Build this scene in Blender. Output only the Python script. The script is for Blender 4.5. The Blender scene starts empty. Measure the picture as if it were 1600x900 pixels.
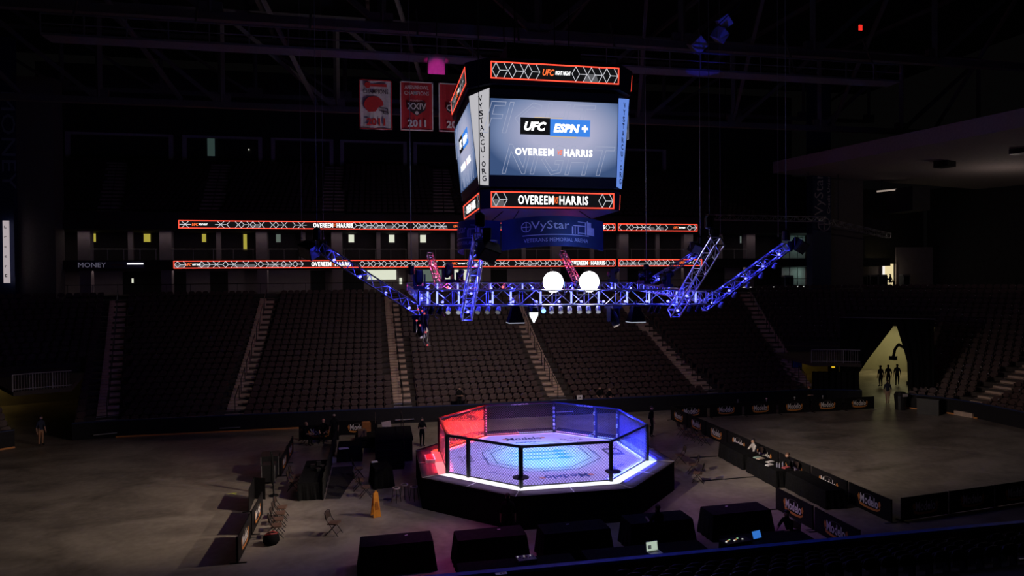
import bpy, math, random
from mathutils import Vector, Matrix
random.seed(7)
PI = math.pi
SC = bpy.context.scene
COL = SC.collection

# ------------------------------------------------------------------ camera
FPX = 1060.0
YAW, PIT, ROL = math.radians(11.2), math.radians(0.7), math.radians(0.5)
_F = Vector((math.sin(YAW), math.cos(YAW), 0)); _R = Vector((math.cos(YAW), -math.sin(YAW), 0)); _U = Vector((0, 0, 1))
CAM = -(31.85 * _F + 1.26 * _R) + Vector((0, 0, 9.6))
CF = _F * math.cos(PIT) - _U * math.sin(PIT)
_U2 = _U * math.cos(PIT) + _F * math.sin(PIT)
CR = math.cos(ROL) * _R - math.sin(ROL) * _U2
CU = math.sin(ROL) * _R + math.cos(ROL) * _U2
cd = bpy.data.cameras.new('camera'); cam = bpy.data.objects.new('camera', cd); COL.objects.link(cam)
cd.sensor_width = 36; cd.lens = FPX / 1600 * 36; cd.clip_end = 400; cd.clip_start = 0.1
M = Matrix((CR, CU, -CF)).transposed().to_4x4(); M.translation = CAM
cam.matrix_world = M
SC.camera = cam

def _ray(u, v): return CF + CR * ((u - 800) / FPX) + CU * ((450 - v) / FPX)
def at_z(u, v, z=0.0):
    d = _ray(u, v); return CAM + d * ((z - CAM.z) / d.z)
def at_y(u, v, y):
    d = _ray(u, v); return CAM + d * ((y - CAM.y) / d.y)
def at_x(u, v, x):
    d = _ray(u, v); return CAM + d * ((x - CAM.x) / d.x)

# ------------------------------------------------------------------ world, view
w = bpy.data.worlds.new('arena_dark'); SC.world = w; w.use_nodes = True
bg = w.node_tree.nodes['Background']
bg.inputs[0].default_value = (0.80, 0.72, 0.75, 1); bg.inputs[1].default_value = 0.0015
vs = SC.view_settings
vs.view_transform = 'Standard'; vs.look = 'None'; vs.exposure = 0.0; vs.gamma = 1.0; vs.use_curve_mapping = False

def add_light(kind, name, loc, power, color, target=None, radius=0.2, spot=40, blend=0.5, size=None):
    l = bpy.data.lights.new(name, kind); l.energy = power; l.color = color
    if kind == 'AREA':
        l.shape = 'RECTANGLE'; l.size, l.size_y = size
    else:
        l.shadow_soft_size = radius
    if kind == 'SPOT':
        l.spot_size = math.radians(spot); l.spot_blend = blend
    o = bpy.data.objects.new(name, l); COL.objects.link(o); o.location = loc
    if target is not None:
        o.rotation_euler = (Vector(target) - Vector(loc)).to_track_quat('-Z', 'Y').to_euler()
    return o

# light of the show rig and a few added fills (its lamps are built further down)
WARM = (1.0, 0.82, 0.63)
for x in (-2.46, 2.23):                                        # house floods at the two hoods under the front truss: long throw and short throw to both floor ends
    for tgt, p_, c_ in (((-20.0, 1.0, 0), 4000, 52), ((-9.5, -2.5, 0), 420, 74), ((17.0, 1.5, 0), 3500, 46), ((10.5, -1.5, 0), 380, 74)):
        add_light('SPOT', 'house_flood_light', (x, -6.6, 7.92), p_, WARM, tgt, 0.12, c_, 1.0)
for x in (-3.2, 3.6):                                          # two added fill spots at the rear truss to brighten the far stand
    add_light('SPOT', 'stand_fill_light', (x, 3.9, 9.75), 1350, WARM, (x * 1.3, 18.0, 1.4), 0.12, 104, 1.0)
add_light('SPOT', 'canvas_spot', (0.6, -4.0, 8.6), 3600, (0.0, 0.62, 1.0), (0.1, -0.2, 1.3), 0.1, 40, 0.9)
add_light('SPOT', 'canvas_spot', (-1.5, 2.5, 8.9), 1300, (0.03, 0.30, 1.0), (0.2, 0.3, 1.3), 0.1, 46, 0.9)
add_light('SPOT', 'canvas_wash', (0, 0.3, 9.2), 4600, (0.36, 0.27, 0.85), (0, 0, 1.3), 0.25, 74, 0.25)
# narrow washes added above each apron edge for the spill of the LED panels
EDGE = {0: ((0.06, 0.10, 1.0), 60), 45: ((0.10, 0.14, 1.0), 30), 90: ((0.75, 0.15, 0.55), 22), 135: ((1.0, 0.06, 0.03), 30), 180: ((1.0, 0.04, 0.07), 70), 225: ((0.80, 0.62, 0.95), 42), 270: ((0.75, 0.68, 1.0), 46), 315: ((0.45, 0.50, 1.0), 46)}
for deg, (c_, p_) in EDGE.items():
    a_ = math.radians(deg); r_ = 5.25
    o = add_light('AREA', 'apron_spill_light', (r_ * math.cos(a_), r_ * math.sin(a_), 8.4), p_ * 0.14, c_, size=(4.0, 0.24))
    o.rotation_euler = (0, 0, a_ + math.pi / 2); o.data.spread = math.radians(6.0)
FENCE = {135: ((1.0, 0.02, 0.01), 420), 180: ((1.0, 0.03, 0.04), 360), 0: ((0.02, 0.03, 1.0), 900), 315: ((0.03, 0.05, 1.0), 700), 45: ((0.03, 0.04, 1.0), 200), 90: ((0.4, 0.05, 0.4), 30)}
for deg, (c_, p_) in FENCE.items():                             # battens washing the fence panels from inside
    a_ = math.radians(deg); e_ = Vector((math.cos(a_), math.sin(a_), 0))
    o = add_light('AREA', 'fence_batten_light', e_ * 2.1 + Vector((0, 0, 8.8)), p_, c_, size=(3.3, 0.10))
    d_ = (e_ * 4.5 + Vector((0, 0, 2.1)) - o.location).normalized(); x_ = Vector((-e_.y, e_.x, 0)); o.rotation_euler = Matrix((x_, (-d_).cross(x_), -d_)).transposed().to_euler()
    o.data.spread = math.radians(8)
add_light('SPOT', 'floor_magenta_spot', (-4.4, -6.3, 8.6), 650, (0.75, 0.10, 0.40), (-4.9, -7.2, 0), 0.2, 52, 0.9)
add_light('SPOT', 'floor_blue_spot', (-2.6, -6.3, 8.6), 5000, (0.08, 0.20, 1.0), (-2.25, -8.2, 0), 0.1, 13, 0.2)
add_light('SPOT', 'floor_violet_spot', (4.8, -6.0, 8.6), 400, (0.50, 0.15, 0.60), (6.6, -6.0, 0), 0.2, 55, 0.9)
add_light('SPOT', 'ring_wash', (-0.6, -6.6, 9.3), 200, (0.22, 0.38, 1.0), (-0.2, -4.6, 11.7), 0.1, 100, 0.9)
add_light('SPOT', 'roof_magenta_spot', (-4.6, 3.4, 9.6), 9000, (1.0, 0.02, 0.45), (-4.0, 8.0, 21.9), 0.1, 6, 0.4)
add_light('SPOT', 'roof_blue_spot', (6.5, 3.4, 9.6), 4500, (0.02, 0.03, 1.0), (13.3, 8.0, 24.8), 0.1, 9, 0.4)
add_light('SPOT', 'banner_spot', (2.5, 5.0, 9.6), 1700, (1.0, 0.85, 0.85), (-5.0, 14.0, 21.0), 0.15, 30, 0.6)

# ------------------------------------------------------------------ materials
MATS = {}
def mat(name, col, rough=0.6, metal=0.0, var=0.12, scale=6.0, spec=0.5, emit=None, estr=1.0, bump=0.0):
    if name in MATS: return MATS[name]
    m = bpy.data.materials.new(name); m.use_nodes = True
    nt = m.node_tree; N = nt.nodes; b = N['Principled BSDF']
    b.inputs['Roughness'].default_value = rough; b.inputs['Metallic'].default_value = metal
    b.inputs['Specular IOR Level'].default_value = spec
    if emit:
        b.inputs['Base Color'].default_value = (0, 0, 0, 1)
        b.inputs['Specular IOR Level'].default_value = 0.1
        b.inputs['Emission Color'].default_value = (*emit, 1); b.inputs['Emission Strength'].default_value = estr
    else:
        tc = N.new('ShaderNodeTexCoord'); no = N.new('ShaderNodeTexNoise'); no.inputs['Scale'].default_value = scale
        no.inputs['Detail'].default_value = 4
        nt.links.new(tc.outputs['Object'], no.inputs['Vector'])
        r = N.new('ShaderNodeValToRGB'); e = r.color_ramp.elements
        e[0].position = 0.3; e[1].position = 0.7
        e[0].color = (*[max(0, c * (1 - var)) for c in col], 1); e[1].color = (*[min(1, c * (1 + var)) for c in col], 1)
        nt.links.new(no.outputs['Fac'], r.inputs['Fac']); nt.links.new(r.outputs['Color'], b.inputs['Base Color'])
        if bump:
            bp = N.new('ShaderNodeBump'); bp.inputs['Strength'].default_value = bump; bp.inputs['Distance'].default_value = 0.02
            nt.links.new(no.outputs['Fac'], bp.inputs['Height']); nt.links.new(bp.outputs['Normal'], b.inputs['Normal'])
    MATS[name] = m; return m
def glow(name, col, s=1.0): return mat(name, col, emit=col, estr=s)

BLACK = mat('black_cloth', (0.012, 0.012, 0.013), 0.9, var=0.3, scale=12, spec=0.03)
BLKPL = mat('black_plastic', (0.015, 0.015, 0.017), 0.45)
BLKMT = mat('black_metal', (0.02, 0.02, 0.022), 0.4, 0.6)
ALU = mat('aluminium', (0.75, 0.76, 0.80), 0.32, 0.85, var=0.06)
STEEL = mat('galvanised_steel', (0.35, 0.34, 0.34), 0.5, 0.6)
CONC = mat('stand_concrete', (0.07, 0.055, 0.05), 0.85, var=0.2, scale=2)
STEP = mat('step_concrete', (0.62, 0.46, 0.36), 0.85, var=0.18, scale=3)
WALLP = mat('painted_wall', (0.30, 0.25, 0.26), 0.8, var=0.08, scale=1.5)
DARKW = mat('dark_wall', (0.035, 0.032, 0.033), 0.85, var=0.2, scale=2)
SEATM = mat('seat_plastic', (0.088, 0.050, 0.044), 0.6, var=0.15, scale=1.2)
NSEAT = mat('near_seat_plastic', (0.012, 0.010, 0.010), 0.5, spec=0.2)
DASH = mat('dasher_black', (0.018, 0.017, 0.02), 0.6, spec=0.15)
BLUEP = mat('blue_rail_paint', (0.02, 0.10, 0.55), 0.45)
ORANGE = mat('orange_strip', (0.75, 0.30, 0.08), 0.5)
SKIN = mat('skin', (0.55, 0.32, 0.22), 0.6)
BROWN = mat('brown_vinyl', (0.16, 0.09, 0.065), 0.5)
YEL = mat('yellow_tape', (0.75, 0.85, 0.12), 0.6)
MWHITE = mat('print_white', (0.85, 0.82, 0.80), 0.6, var=0.03)
MORANGE = mat('print_orange', (0.75, 0.28, 0.06), 0.6, var=0.05)
ROOFST = mat('roof_steel', (0.15, 0.135, 0.14), 0.7, 0.1)
NAVY = mat('navy_paint', (0.012, 0.025, 0.10), 0.6)

# ------------------------------------------------------------------ mesh helpers
class MB:
    def __init__(s): s.v = []; s.f = []
    def add(s, vs_, fs):
        o = len(s.v); s.v += [tuple(p) for p in vs_]; s.f += [tuple(i + o for i in f) for f in fs]; return s
    def box(s, cx, cy, cz, sx, sy, sz, rz=0.0):
        c, n = math.cos(rz), math.sin(rz); P = []
        for z in (-.5, .5):
            for x, y in ((-.5, -.5), (.5, -.5), (.5, .5), (-.5, .5)):
                X, Y = x * sx, y * sy
                P.append((cx + X * c - Y * n, cy + X * n + Y * c, cz + z * sz))
        return s.add(P, [(3, 2, 1, 0), (4, 5, 6, 7), (0, 1, 5, 4), (1, 2, 6, 5), (2, 3, 7, 6), (3, 0, 4, 7)])
    def bb(s, x0, x1, y0, y1, z0, z1): return s.box((x0 + x1) / 2, (y0 + y1) / 2, (z0 + z1) / 2, abs(x1 - x0), abs(y1 - y0), abs(z1 - z0))
    def tube(s, p, q, r, n=6, r2=None, rot=0.0):
        p, q = Vector(p), Vector(q); d = (q - p)
        if d.length < 1e-6: return s
        d.normalize(); a = d.orthogonal() if abs(d.z) > 0.99 else Vector((0, 0, 1)).cross(d)
        a.normalize(); b = d.cross(a); r2 = r if r2 is None else r2; P = []
        for c, rr in ((p, r), (q, r2)):
            for i in range(n):
                t = 2 * PI * i / n + rot; P.append(c + a * (rr * math.cos(t)) + b * (rr * math.sin(t)))
        F = [(i, (i + 1) % n, n + (i + 1) % n, n + i) for i in range(n)]
        F += [tuple(range(n))[::-1], tuple(range(n, 2 * n))]
        return s.add(P, F)
    def bar(s, p, q, wdt, hgt=None):
        return s.tube(p, q, wdt * 0.7071, 4, rot=PI / 4)
    def path(s, pts, r, n=6):
        for a, b in zip(pts, pts[1:]): s.tube(a, b, r, n)
        return s
    def lathe(s, prof, n=12, c=(0, 0, 0)):
        P = []; F = []
        for r, z in prof:
            for i in range(n):
                t = 2 * PI * i / n; P.append((c[0] + r * math.cos(t), c[1] + r * math.sin(t), c[2] + z))
        for k in range(len(prof) - 1):
            for i in range(n):
                F.append((k * n + i, k * n + (i + 1) % n, (k + 1) * n + (i + 1) % n, (k + 1) * n + i))
        F += [tuple(range(n))[::-1], tuple(range((len(prof) - 1) * n, len(prof) * n))]
        return s.add(P, F)
    def ext(s, poly, vec):
        n = len(poly); v = Vector(vec); P = [Vector(p) for p in poly]; P += [p + v for p in P]
        return s.add(P, [tuple(range(n))[::-1], tuple(range(n, 2 * n))] + [(i, (i + 1) % n, n + (i + 1) % n, n + i) for i in range(n)])
    def quad(s, a, b, c, d): return s.add([a, b, c, d], [(0, 1, 2, 3)])
    def mesh(s, name):
        m = bpy.data.meshes.new(name); m.from_pydata(s.v, [], s.f); m.update(); return m

def part(name, mb, material, parent=None, loc=None, rot=None, smooth=False, kind=None, label=None):
    me = mb.mesh(name) if isinstance(mb, MB) else mb
    if material is not None and not me.materials: me.materials.append(material)
    if smooth:
        for p in me.polygons: p.use_smooth = True
    o = bpy.data.objects.new(name, me); COL.objects.link(o)
    if parent: o.parent = parent
    if loc is not None: o.location = loc
    if rot is not None: o.rotation_euler = rot
    if kind: o['kind'] = kind
    if label: o['label'] = label
    return o
def struct(name, mb, material, label=None, cat=None):
    o = part(name, mb, material); o['kind'] = 'structure'
    if label: o['label'] = label
    if cat: o['category'] = cat
    return o
def tag(o, label, cat, group=None, kind=None):
    o['label'] = label; o['category'] = cat
    if group: o['group'] = group
    if kind: o['kind'] = kind
    return o
def thing(name, label, cat, loc=(0, 0, 0), rz=0.0, group=None):
    o = bpy.data.objects.new(name, None); COL.objects.link(o); o.location = loc; o.rotation_euler = (0, 0, rz)
    o.empty_display_size = 0.2
    return tag(o, label, cat, group)
KIDS = {}
def copy_tree(o, loc, rz, label=None, group=None):
    kids = {}
    for x in bpy.data.objects:
        if x.parent: kids.setdefault(x.parent.name, []).append(x)
    def rec(s, par):
        c = s.copy(); COL.objects.link(c); c.parent = par
        for k in kids.get(s.name, []): rec(k, c)
        return c
    r = rec(o, None); r.location = loc; r.rotation_euler = (0, 0, rz)
    if label: r['label'] = label
    if group: r['group'] = group
    return r

TXT = {}
def text(s, size=1.0, shear=0.0, bold=0.0, space=1.0, xs=1.0, outline=0.0, thick=0.0):
    """mesh of a word, centred, standing in the XZ plane and facing -Y"""
    key = (s, size, shear, bold, space, xs, outline, thick)
    if key in TXT: return TXT[key].copy()
    c = bpy.data.curves.new('txt', 'FONT'); c.body = s; c.size = 1; c.align_x = 'CENTER'; c.align_y = 'CENTER'
    c.shear = shear; c.offset = bold; c.space_character = space; c.resolution_u = 2; c.fill_mode = 'FRONT' if not thick else 'BOTH'
    c.extrude = thick
    if outline: c.fill_mode = 'NONE'; c.bevel_depth = outline; c.bevel_resolution = 0; c.resolution_u = 1
    o = bpy.data.objects.new('txt', c); COL.objects.link(o)
    dg = bpy.context.evaluated_depsgraph_get(); me = bpy.data.meshes.new_from_object(o.evaluated_get(dg))
    bpy.data.objects.remove(o); bpy.data.curves.remove(c)
    xsn = [v.co.x for v in me.vertices]; ysn = [v.co.y for v in me.vertices]
    cx, cy = (min(xsn) + max(xsn)) / 2, (min(ysn) + max(ysn)) / 2
    for v in me.vertices:
        x, y, z = v.co; v.co = ((x - cx) * size * xs, -z * size, (y - cy) * size)
    me.materials.clear(); TXT[key] = me
    return me.copy()
def flat(me):
    """lay a standing word on the floor, readable from -Y"""
    for v in me.vertices: v.co = (v.co.x, v.co.z, -v.co.y)
    return me
def fitw(me, width):
    xs = [v.co.x for v in me.vertices]; k = width / (max(xs) - min(xs))
    for v in me.vertices: v.co = (v.co.x * k, v.co.y, v.co.z)
    return me
def fith(me, h):
    zs = [v.co.z for v in me.vertices]; k = h / (max(zs) - min(zs))
    for v in me.vertices: v.co = (v.co.x, v.co.y, v.co.z * k)
    return me
def marks(n, W, H, seed=1):
    """row of small strokes for print too small to read"""
    r = random.Random(seed); m_ = MB(); p = W / n
    for k in range(n):
        x = -W / 2 + p * k; h = H * r.choice((0.6, 0.8, 1.0)); m_.quad((x + p * 0.1, 0, -H / 2), (x + p * 0.32, 0, -H / 2), (x + p * 0.32, 0, -H / 2 + h), (x + p * 0.1, 0, -H / 2 + h))
        if r.random() < 0.7: m_.quad((x + p * 0.32, 0, -H / 2 + h * 0.7), (x + p * 0.75, 0, -H / 2 + h * 0.7), (x + p * 0.75, 0, -H / 2 + h), (x + p * 0.32, 0, -H / 2 + h))
        if r.random() < 0.6: m_.quad((x + p * 0.32, 0, -H / 2), (x + p * 0.75, 0, -H / 2), (x + p * 0.75, 0, -H / 2 + h * 0.25), (x + p * 0.32, 0, -H / 2 + h * 0.25))
    return m_.mesh('print')
def word(s, width, height, **k): return fith(fitw(text(s, **k), width), height)

# ================================================================== SETTING
def floor_material():
    m = bpy.data.materials.new('polished_concrete'); m.use_nodes = True; nt = m.node_tree; N = nt.nodes; L = nt.links
    b = N['Principled BSDF']; tc = N.new('ShaderNodeTexCoord')
    n1 = N.new('ShaderNodeTexNoise'); n1.inputs['Scale'].default_value = 0.35; n1.inputs['Detail'].default_value = 7; n1.inputs['Distortion'].default_value = 1.2
    n2 = N.new('ShaderNodeTexNoise'); n2.inputs['Scale'].default_value = 3.5; n2.inputs['Detail'].default_value = 5
    mp = N.new('ShaderNodeMapping'); mp.inputs['Scale'].default_value = (0.8, 1.1, 1)
    L.new(tc.outputs['Object'], mp.inputs[0]); L.new(mp.outputs[0], n1.inputs['Vector']); L.new(tc.outputs['Object'], n2.inputs['Vector'])
    mx = N.new('ShaderNodeMath'); mx.operation = 'MULTIPLY_ADD'; mx.inputs[1].default_value = 0.35
    L.new(n2.outputs['Fac'], mx.inputs[0]); L.new(n1.outputs['Fac'], mx.inputs[2])
    r = N.new('ShaderNodeValToRGB'); e = r.color_ramp.elements
    e[0].position = 0.45; e[0].color = (0.150, 0.125, 0.103, 1); e[1].position = 0.85; e[1].color = (0.40, 0.345, 0.29, 1)
    L.new(mx.outputs[0], r.inputs['Fac']); L.new(r.outputs['Color'], b.inputs['Base Color'])
    rr = N.new('ShaderNodeMapRange'); rr.inputs['To Min'].default_value = 0.30; rr.inputs['To Max'].default_value = 0.5
    L.new(n1.outputs['Fac'], rr.inputs['Value']); L.new(rr.outputs[0], b.inputs['Roughness'])
    b.inputs['Specular IOR Level'].default_value = 0.35
    return m
mb = MB(); mb.bb(-45, 60, -14, 46, -0.3, 0.0)
struct('floor', mb, floor_material(), 'worn polished concrete arena floor with swirling stains')

# --- lower bowl: rows swept along the far side, round the corners and down the right end
Y0, RC, CX, CY = 15.1, 8.5, 23.5, 6.6
NR_ = 23
def rz_(i): return 0.45 + 0.27 * i + 0.0035 * i * i
def rd_(i): return 0.25 + 0.84 * i
A = math.radians
# path pieces: list of (kind, a, b, row0); s runs left corner -> far side -> right corner -> right end
PIECES = [('L', A(150), A(125), 0), ('L', A(125), A(106), 10), ('L', A(106), A(90), 0), ('S', -CX, CX, 0),
          ('R', A(90), A(80), 0), ('R', A(80), A(57), 10), ('R', A(57), A(38), 16), ('R', A(38), A(0), 0), ('E', CY, -6.0, 0)]
def ppt(kind, t, d):
    if kind == 'L': return (-CX + (RC + d) * math.cos(t), CY + (RC + d) * math.sin(t))
    if kind == 'R': return (CX + (RC + d) * math.cos(t), CY + (RC + d) * math.sin(t))
    if kind == 'S': return (t, Y0 + d)
    return (CX + RC + d, t)
def pface(kind, t):
    """rotation of a seat that looks to the floor (local -Y)"""
    if kind in 'LR': return t - PI / 2
    return 0.0 if kind == 'S' else -PI / 2
def samples(kind, a, b):
    n = 1 if kind in 'SE' else max(2, int(abs(b - a) / A(6)))
    return [a + (b - a) * k / n for k in range(n + 1)]
mb = MB()
for kind, a, b, r0 in PIECES:
    ts = samples(kind, a, b)
    for t0, t1 in zip(ts, ts[1:]):
        for i in range(r0, NR_):
            d0, d1 = rd_(i), rd_(i + 1); z = rz_(i)
            zb = 0.0 if i == 0 else (z - 0.6 if i == r0 else rz_(i - 1))
            p = [ppt(kind, t, d) for t, d in ((t0, d0), (t1, d0), (t1, d1), (t0, d1))]
            mb.quad((*p[0], z), (*p[1], z), (*p[2], z), (*p[3], z))
            mb.quad((*p[0], zb), (*p[1], zb), (*p[1], z), (*p[0], z))
    if r0:                                                   # tunnel under the cut rows
        zc = rz_(r0) - 0.6; d1 = rd_(r0); dB = rd_(r0) + 9.0
        for t in (a, b):
            for i in range(r0):
                q0, q1 = ppt(kind, t, rd_(i)), ppt(kind, t, rd_(i + 1)); zz = rz_(i) + 0.25
                mb.quad((*q0, 0), (*q1, 0), (*q1, zz), (*q0, zz))
        for t0, t1 in zip(ts, ts[1:]):
            p = [ppt(kind, t, d) for t, d in ((t0, d1), (t1, d1), (t1, dB), (t0, dB))]
            mb.quad((*p[0], zc), (*p[1], zc), (*p[2], zc), (*p[3], zc))
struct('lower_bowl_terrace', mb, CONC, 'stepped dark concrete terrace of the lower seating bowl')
# tunnel walls with a painted finish
TUNW = mat('tunnel_wall_paint', (0.45, 0.42, 0.30), 0.7, var=0.06, scale=1)
def tunnel(n, kind, a, b, r0, mtl):
    mb = MB(); d0, dB = rd_(r0), rd_(r0) + 9.0; zc = rz_(r0) - 0.6
    for t in (a, b):
        q0, q1 = ppt(kind, t, d0), ppt(kind, t, dB); mb.quad((*q0, 0), (*q1, 0), (*q1, zc), (*q0, zc))
    q0, q1 = ppt(kind, a, dB), ppt(kind, b, dB); mb.quad((*q0, 0), (*q1, 0), (*q1, zc), (*q0, zc))
    struct('wall_tunnel_%d' % n, mb, mtl)
tunnel(1, 'L', A(125), A(106), 10, TUNW); tunnel(2, 'R', A(80), A(57), 10, TUNW); tunnel(3, 'R', A(57), A(38), 16, TUNW)
def ptl(kind, t, d, z): return (*ppt(kind, t, d), z)
add_light('POINT', 'tunnel_lamp_light', ptl('L', A(122), 17.2, 2.3), 14, (1.0, 0.72, 0.22), radius=0.25)
add_light('POINT', 'tunnel_lamp_light', ptl('R', A(68), 15.0, 2.4), 16, (1.0, 0.66, 0.12), radius=0.25)
add_light('AREA', 'tunnel_lamp_light', ptl('R', A(47.5), 19.0, 4.9), 110, (1.0, 0.90, 0.45), ptl('R', A(47.5), 19.0, 0), size=(3, 3))

# dasher wall round the floor, with blue cap and orange kick strip
def ribbon_wall(name, pieces, zb, zt, off, thick, m, label=None):
    mb = MB()
    for kind, a, b in pieces:
        ts = samples(kind, a, b)
        for t0, t1 in zip(ts, ts[1:]):
            p = [ppt(kind, t, d) for t, d in ((t0, off), (t1, off), (t1, off + thick), (t0, off + thick))]
            mb.ext([(*q, zb) for q in p], (0, 0, zt - zb))
    return struct(name, mb, m, label)
WP = [('L', A(150), A(125)), ('L', A(106), A(90)), ('S', -CX, CX), ('R', A(90), A(57)), ('R', A(38), A(0)), ('E', CY, -6)]
ribbon_wall('wall_dasher_far', WP, 0, 1.02, 0.02, 0.14, DASH, 'black rink-side wall along the far stand')
ribbon_wall('trim_1', WP, 1.02, 1.08, 0.0, 0.18, NAVY)
ribbon_wall('trim_2', [('L', A(150), A(125)), ('S', -CX, -9.5), ('R', A(38), A(24)), ('R', A(20), A(6))], 0.0, 0.09, -0.03, 0.05, ORANGE)

# --- aisles: concrete steps and black handrails
AISLES = [((-24.8, 17.5), (-29.8, 34.3), 'leftmost stair aisle of the far lower bowl'), ((-16.85, 17.5), (-17.3, 34.3), 'second stair aisle from the left in the far lower bowl'),
          ((-5.8, 17.5), (-6.2, 34.3), 'stair aisle of the far lower bowl left of the cage'), ((5.4, 17.5), (5.5, 34.3), 'stair aisle of the far lower bowl behind the hanging lantern lamp'),
          ((17.3, 17.5), (16.3, 34.3), 'dim stair aisle of the far lower bowl right of the cage'), ((25.7, 17.5), (30.2, 34.3), 'rightmost stair aisle of the far lower bowl beside the railed opening')]
def aisle_x(k, y):
    (xa, ya), (xb, yb), _ = AISLES[k]; return xa + (xb - xa) * (y - ya) / (yb - ya)
def row_y(i, k):            # depth of row i along aisle k (corner aisles sit a little further out)
    x = aisle_x(k, Y0 + rd_(i))
    if abs(x) <= CX: return Y0 + rd_(i)
    return CY + math.sqrt(max(0.1, (RC + rd_(i)) ** 2 - (abs(x) - CX) ** 2))
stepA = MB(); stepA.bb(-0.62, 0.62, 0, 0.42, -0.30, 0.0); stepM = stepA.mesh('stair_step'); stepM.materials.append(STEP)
stepB = MB(); stepB.bb(-0.62, 0.62, 0, 0.10, -0.05, 0.0); stepBM = stepB.mesh('metal_step'); stepBM.materials.append(ALU)
for k, (pa, pb, lab) in enumerate(AISLES):
    root = bpy.data.objects.new('aisle_stairs', None); COL.objects.link(root); root.location = (pa[0], pa[1], 0)
    root['label'] = lab; root['kind'] = 'structure'
    ang = -math.atan2(pb[0] - pa[0], pb[1] - pa[1])
    for i in range(NR_):
        for h in (0, 1):
            y = row_y(i, k) + (0.42 if h else 0.0) - 0.42; x = aisle_x(k, y)
            z = rz_(i) if h else (rz_(i) + (rz_(i - 1) if i else 0.15)) / 2
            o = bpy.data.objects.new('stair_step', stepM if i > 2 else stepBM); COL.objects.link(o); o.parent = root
            o.location = (x - pa[0], y - pa[1], z + 0.012); o.rotation_euler = (0, 0, ang)
    rail = thing('handrail', ('black handrail of the leftmost far aisle', 'black handrail of the second far aisle from the left', 'black handrail of the far aisle left of the cage', 'black handrail of the far aisle behind the lantern lamp', 'black handrail of the far aisle right of the cage', 'black handrail of the rightmost far aisle')[k], 'handrail', (pa[0], pa[1], 0), 0)
    for i in range(2, NR_, 3):
        y = row_y(i, k) - 0.2; x = aisle_x(k, y); p = Vector((x - pa[0], y - pa[1], rz_(i)))
        y2 = row_y(min(i + 2, NR_ - 1), k) - 0.2; q = Vector((aisle_x(k, y2) - pa[0], y2 - pa[1], rz_(min(i + 2, NR_ - 1))))
        up = Vector((0, 0, 0.9))
        for e_ in (p, q): part('rail_post', MB().tube(e_ - Vector((0, 0, 0.3)), e_ + up, 0.03, 5), BLKMT, rail)
        part('rail', MB().tube(p + up, q + up, 0.032, 5), BLKMT, rail)

# --- concourse, suites, upper deck of the far side
FX0, FX1 = -44.0, 48.0
mb = MB(); mb.bb(FX0, 57, 34.55, 41, 8.2, 8.52); struct('concourse_slab', mb, CONC, 'concrete concourse edge above the far lower bowl')
mb = MB(); mb.bb(FX0, FX1, 39.6, 40.0, 8.5, 10.9); struct('wall_concourse', mb, WALLP, 'pale wall behind the far concourse')
mb = MB(); mb.bb(FX0, FX1, 34.2, 41, 10.75, 11.62); struct('suite_slab', mb, DARKW, 'dark fascia slab below the suites')
mb = MB(); mb.bb(FX0, FX1, 38.2, 38.5, 11.6, 14.3); struct('wall_suites', mb, mat('suite_wall', (0.06, 0.05, 0.052), 0.8), 'dark back wall of the suite level')
mb = MB(); mb.bb(FX0, FX1, 34.2, 41, 14.3, 15.9); struct('upper_deck_slab', mb, DARKW, 'dark fascia slab below the upper deck')
cols = [-33.0, -26.3, -18.0, -11.2, -4.0, 3.2, 10.4, 17.6, 24.8, 32.0]
for x in cols:
    c = MB(); c.bb(x - 0.5, x + 0.5, 35.6, 36.4, 11.6, 14.3); struct('suite_column', c, WALLP)
    c = MB(); c.bb(x - 0.45, x + 0.45, 35.8, 36.5, 8.5, 10.75); struct('concourse_column', c, WALLP)
for x0, x1 in zip(cols, cols[1:]):
    xm = (x0 + x1) / 2 + 0.3; c = MB(); c.bb(xm - 0.2, xm + 0.2, 36.0, 36.3, 11.6, 14.3); struct('suite_mullion', c, WALLP)
    r = MB(); r.tube((x0 + 0.6, 35.3, 12.62), (x1 - 0.6, 35.3, 12.62), 0.035, 6)
    for k in range(5):
        xx = x0 + 0.7 + (x1 - x0 - 1.4) * k / 4; r.tube((xx, 35.3, 11.6), (xx, 35.3, 12.62), 0.025, 5)
    struct('suite_railing', r, STEEL)
# dark openings in the concourse wall
for k, (x0, x1) in enumerate(((-31.2, -25.6), (-23.4, -21.8), (-11.7, -8.8), (-14, -12.6), (3.6, 6.0), (10.8, 14.5), (19.5, 24.0), (26, 31), (33, 44))):
    c = MB(); c.bb(x0, x1, 39.5, 39.62, 8.52, 10.7); struct('door_%d' % (k + 1), c, mat('dark_opening', (0.012, 0.012, 0.013), 0.8))
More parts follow.
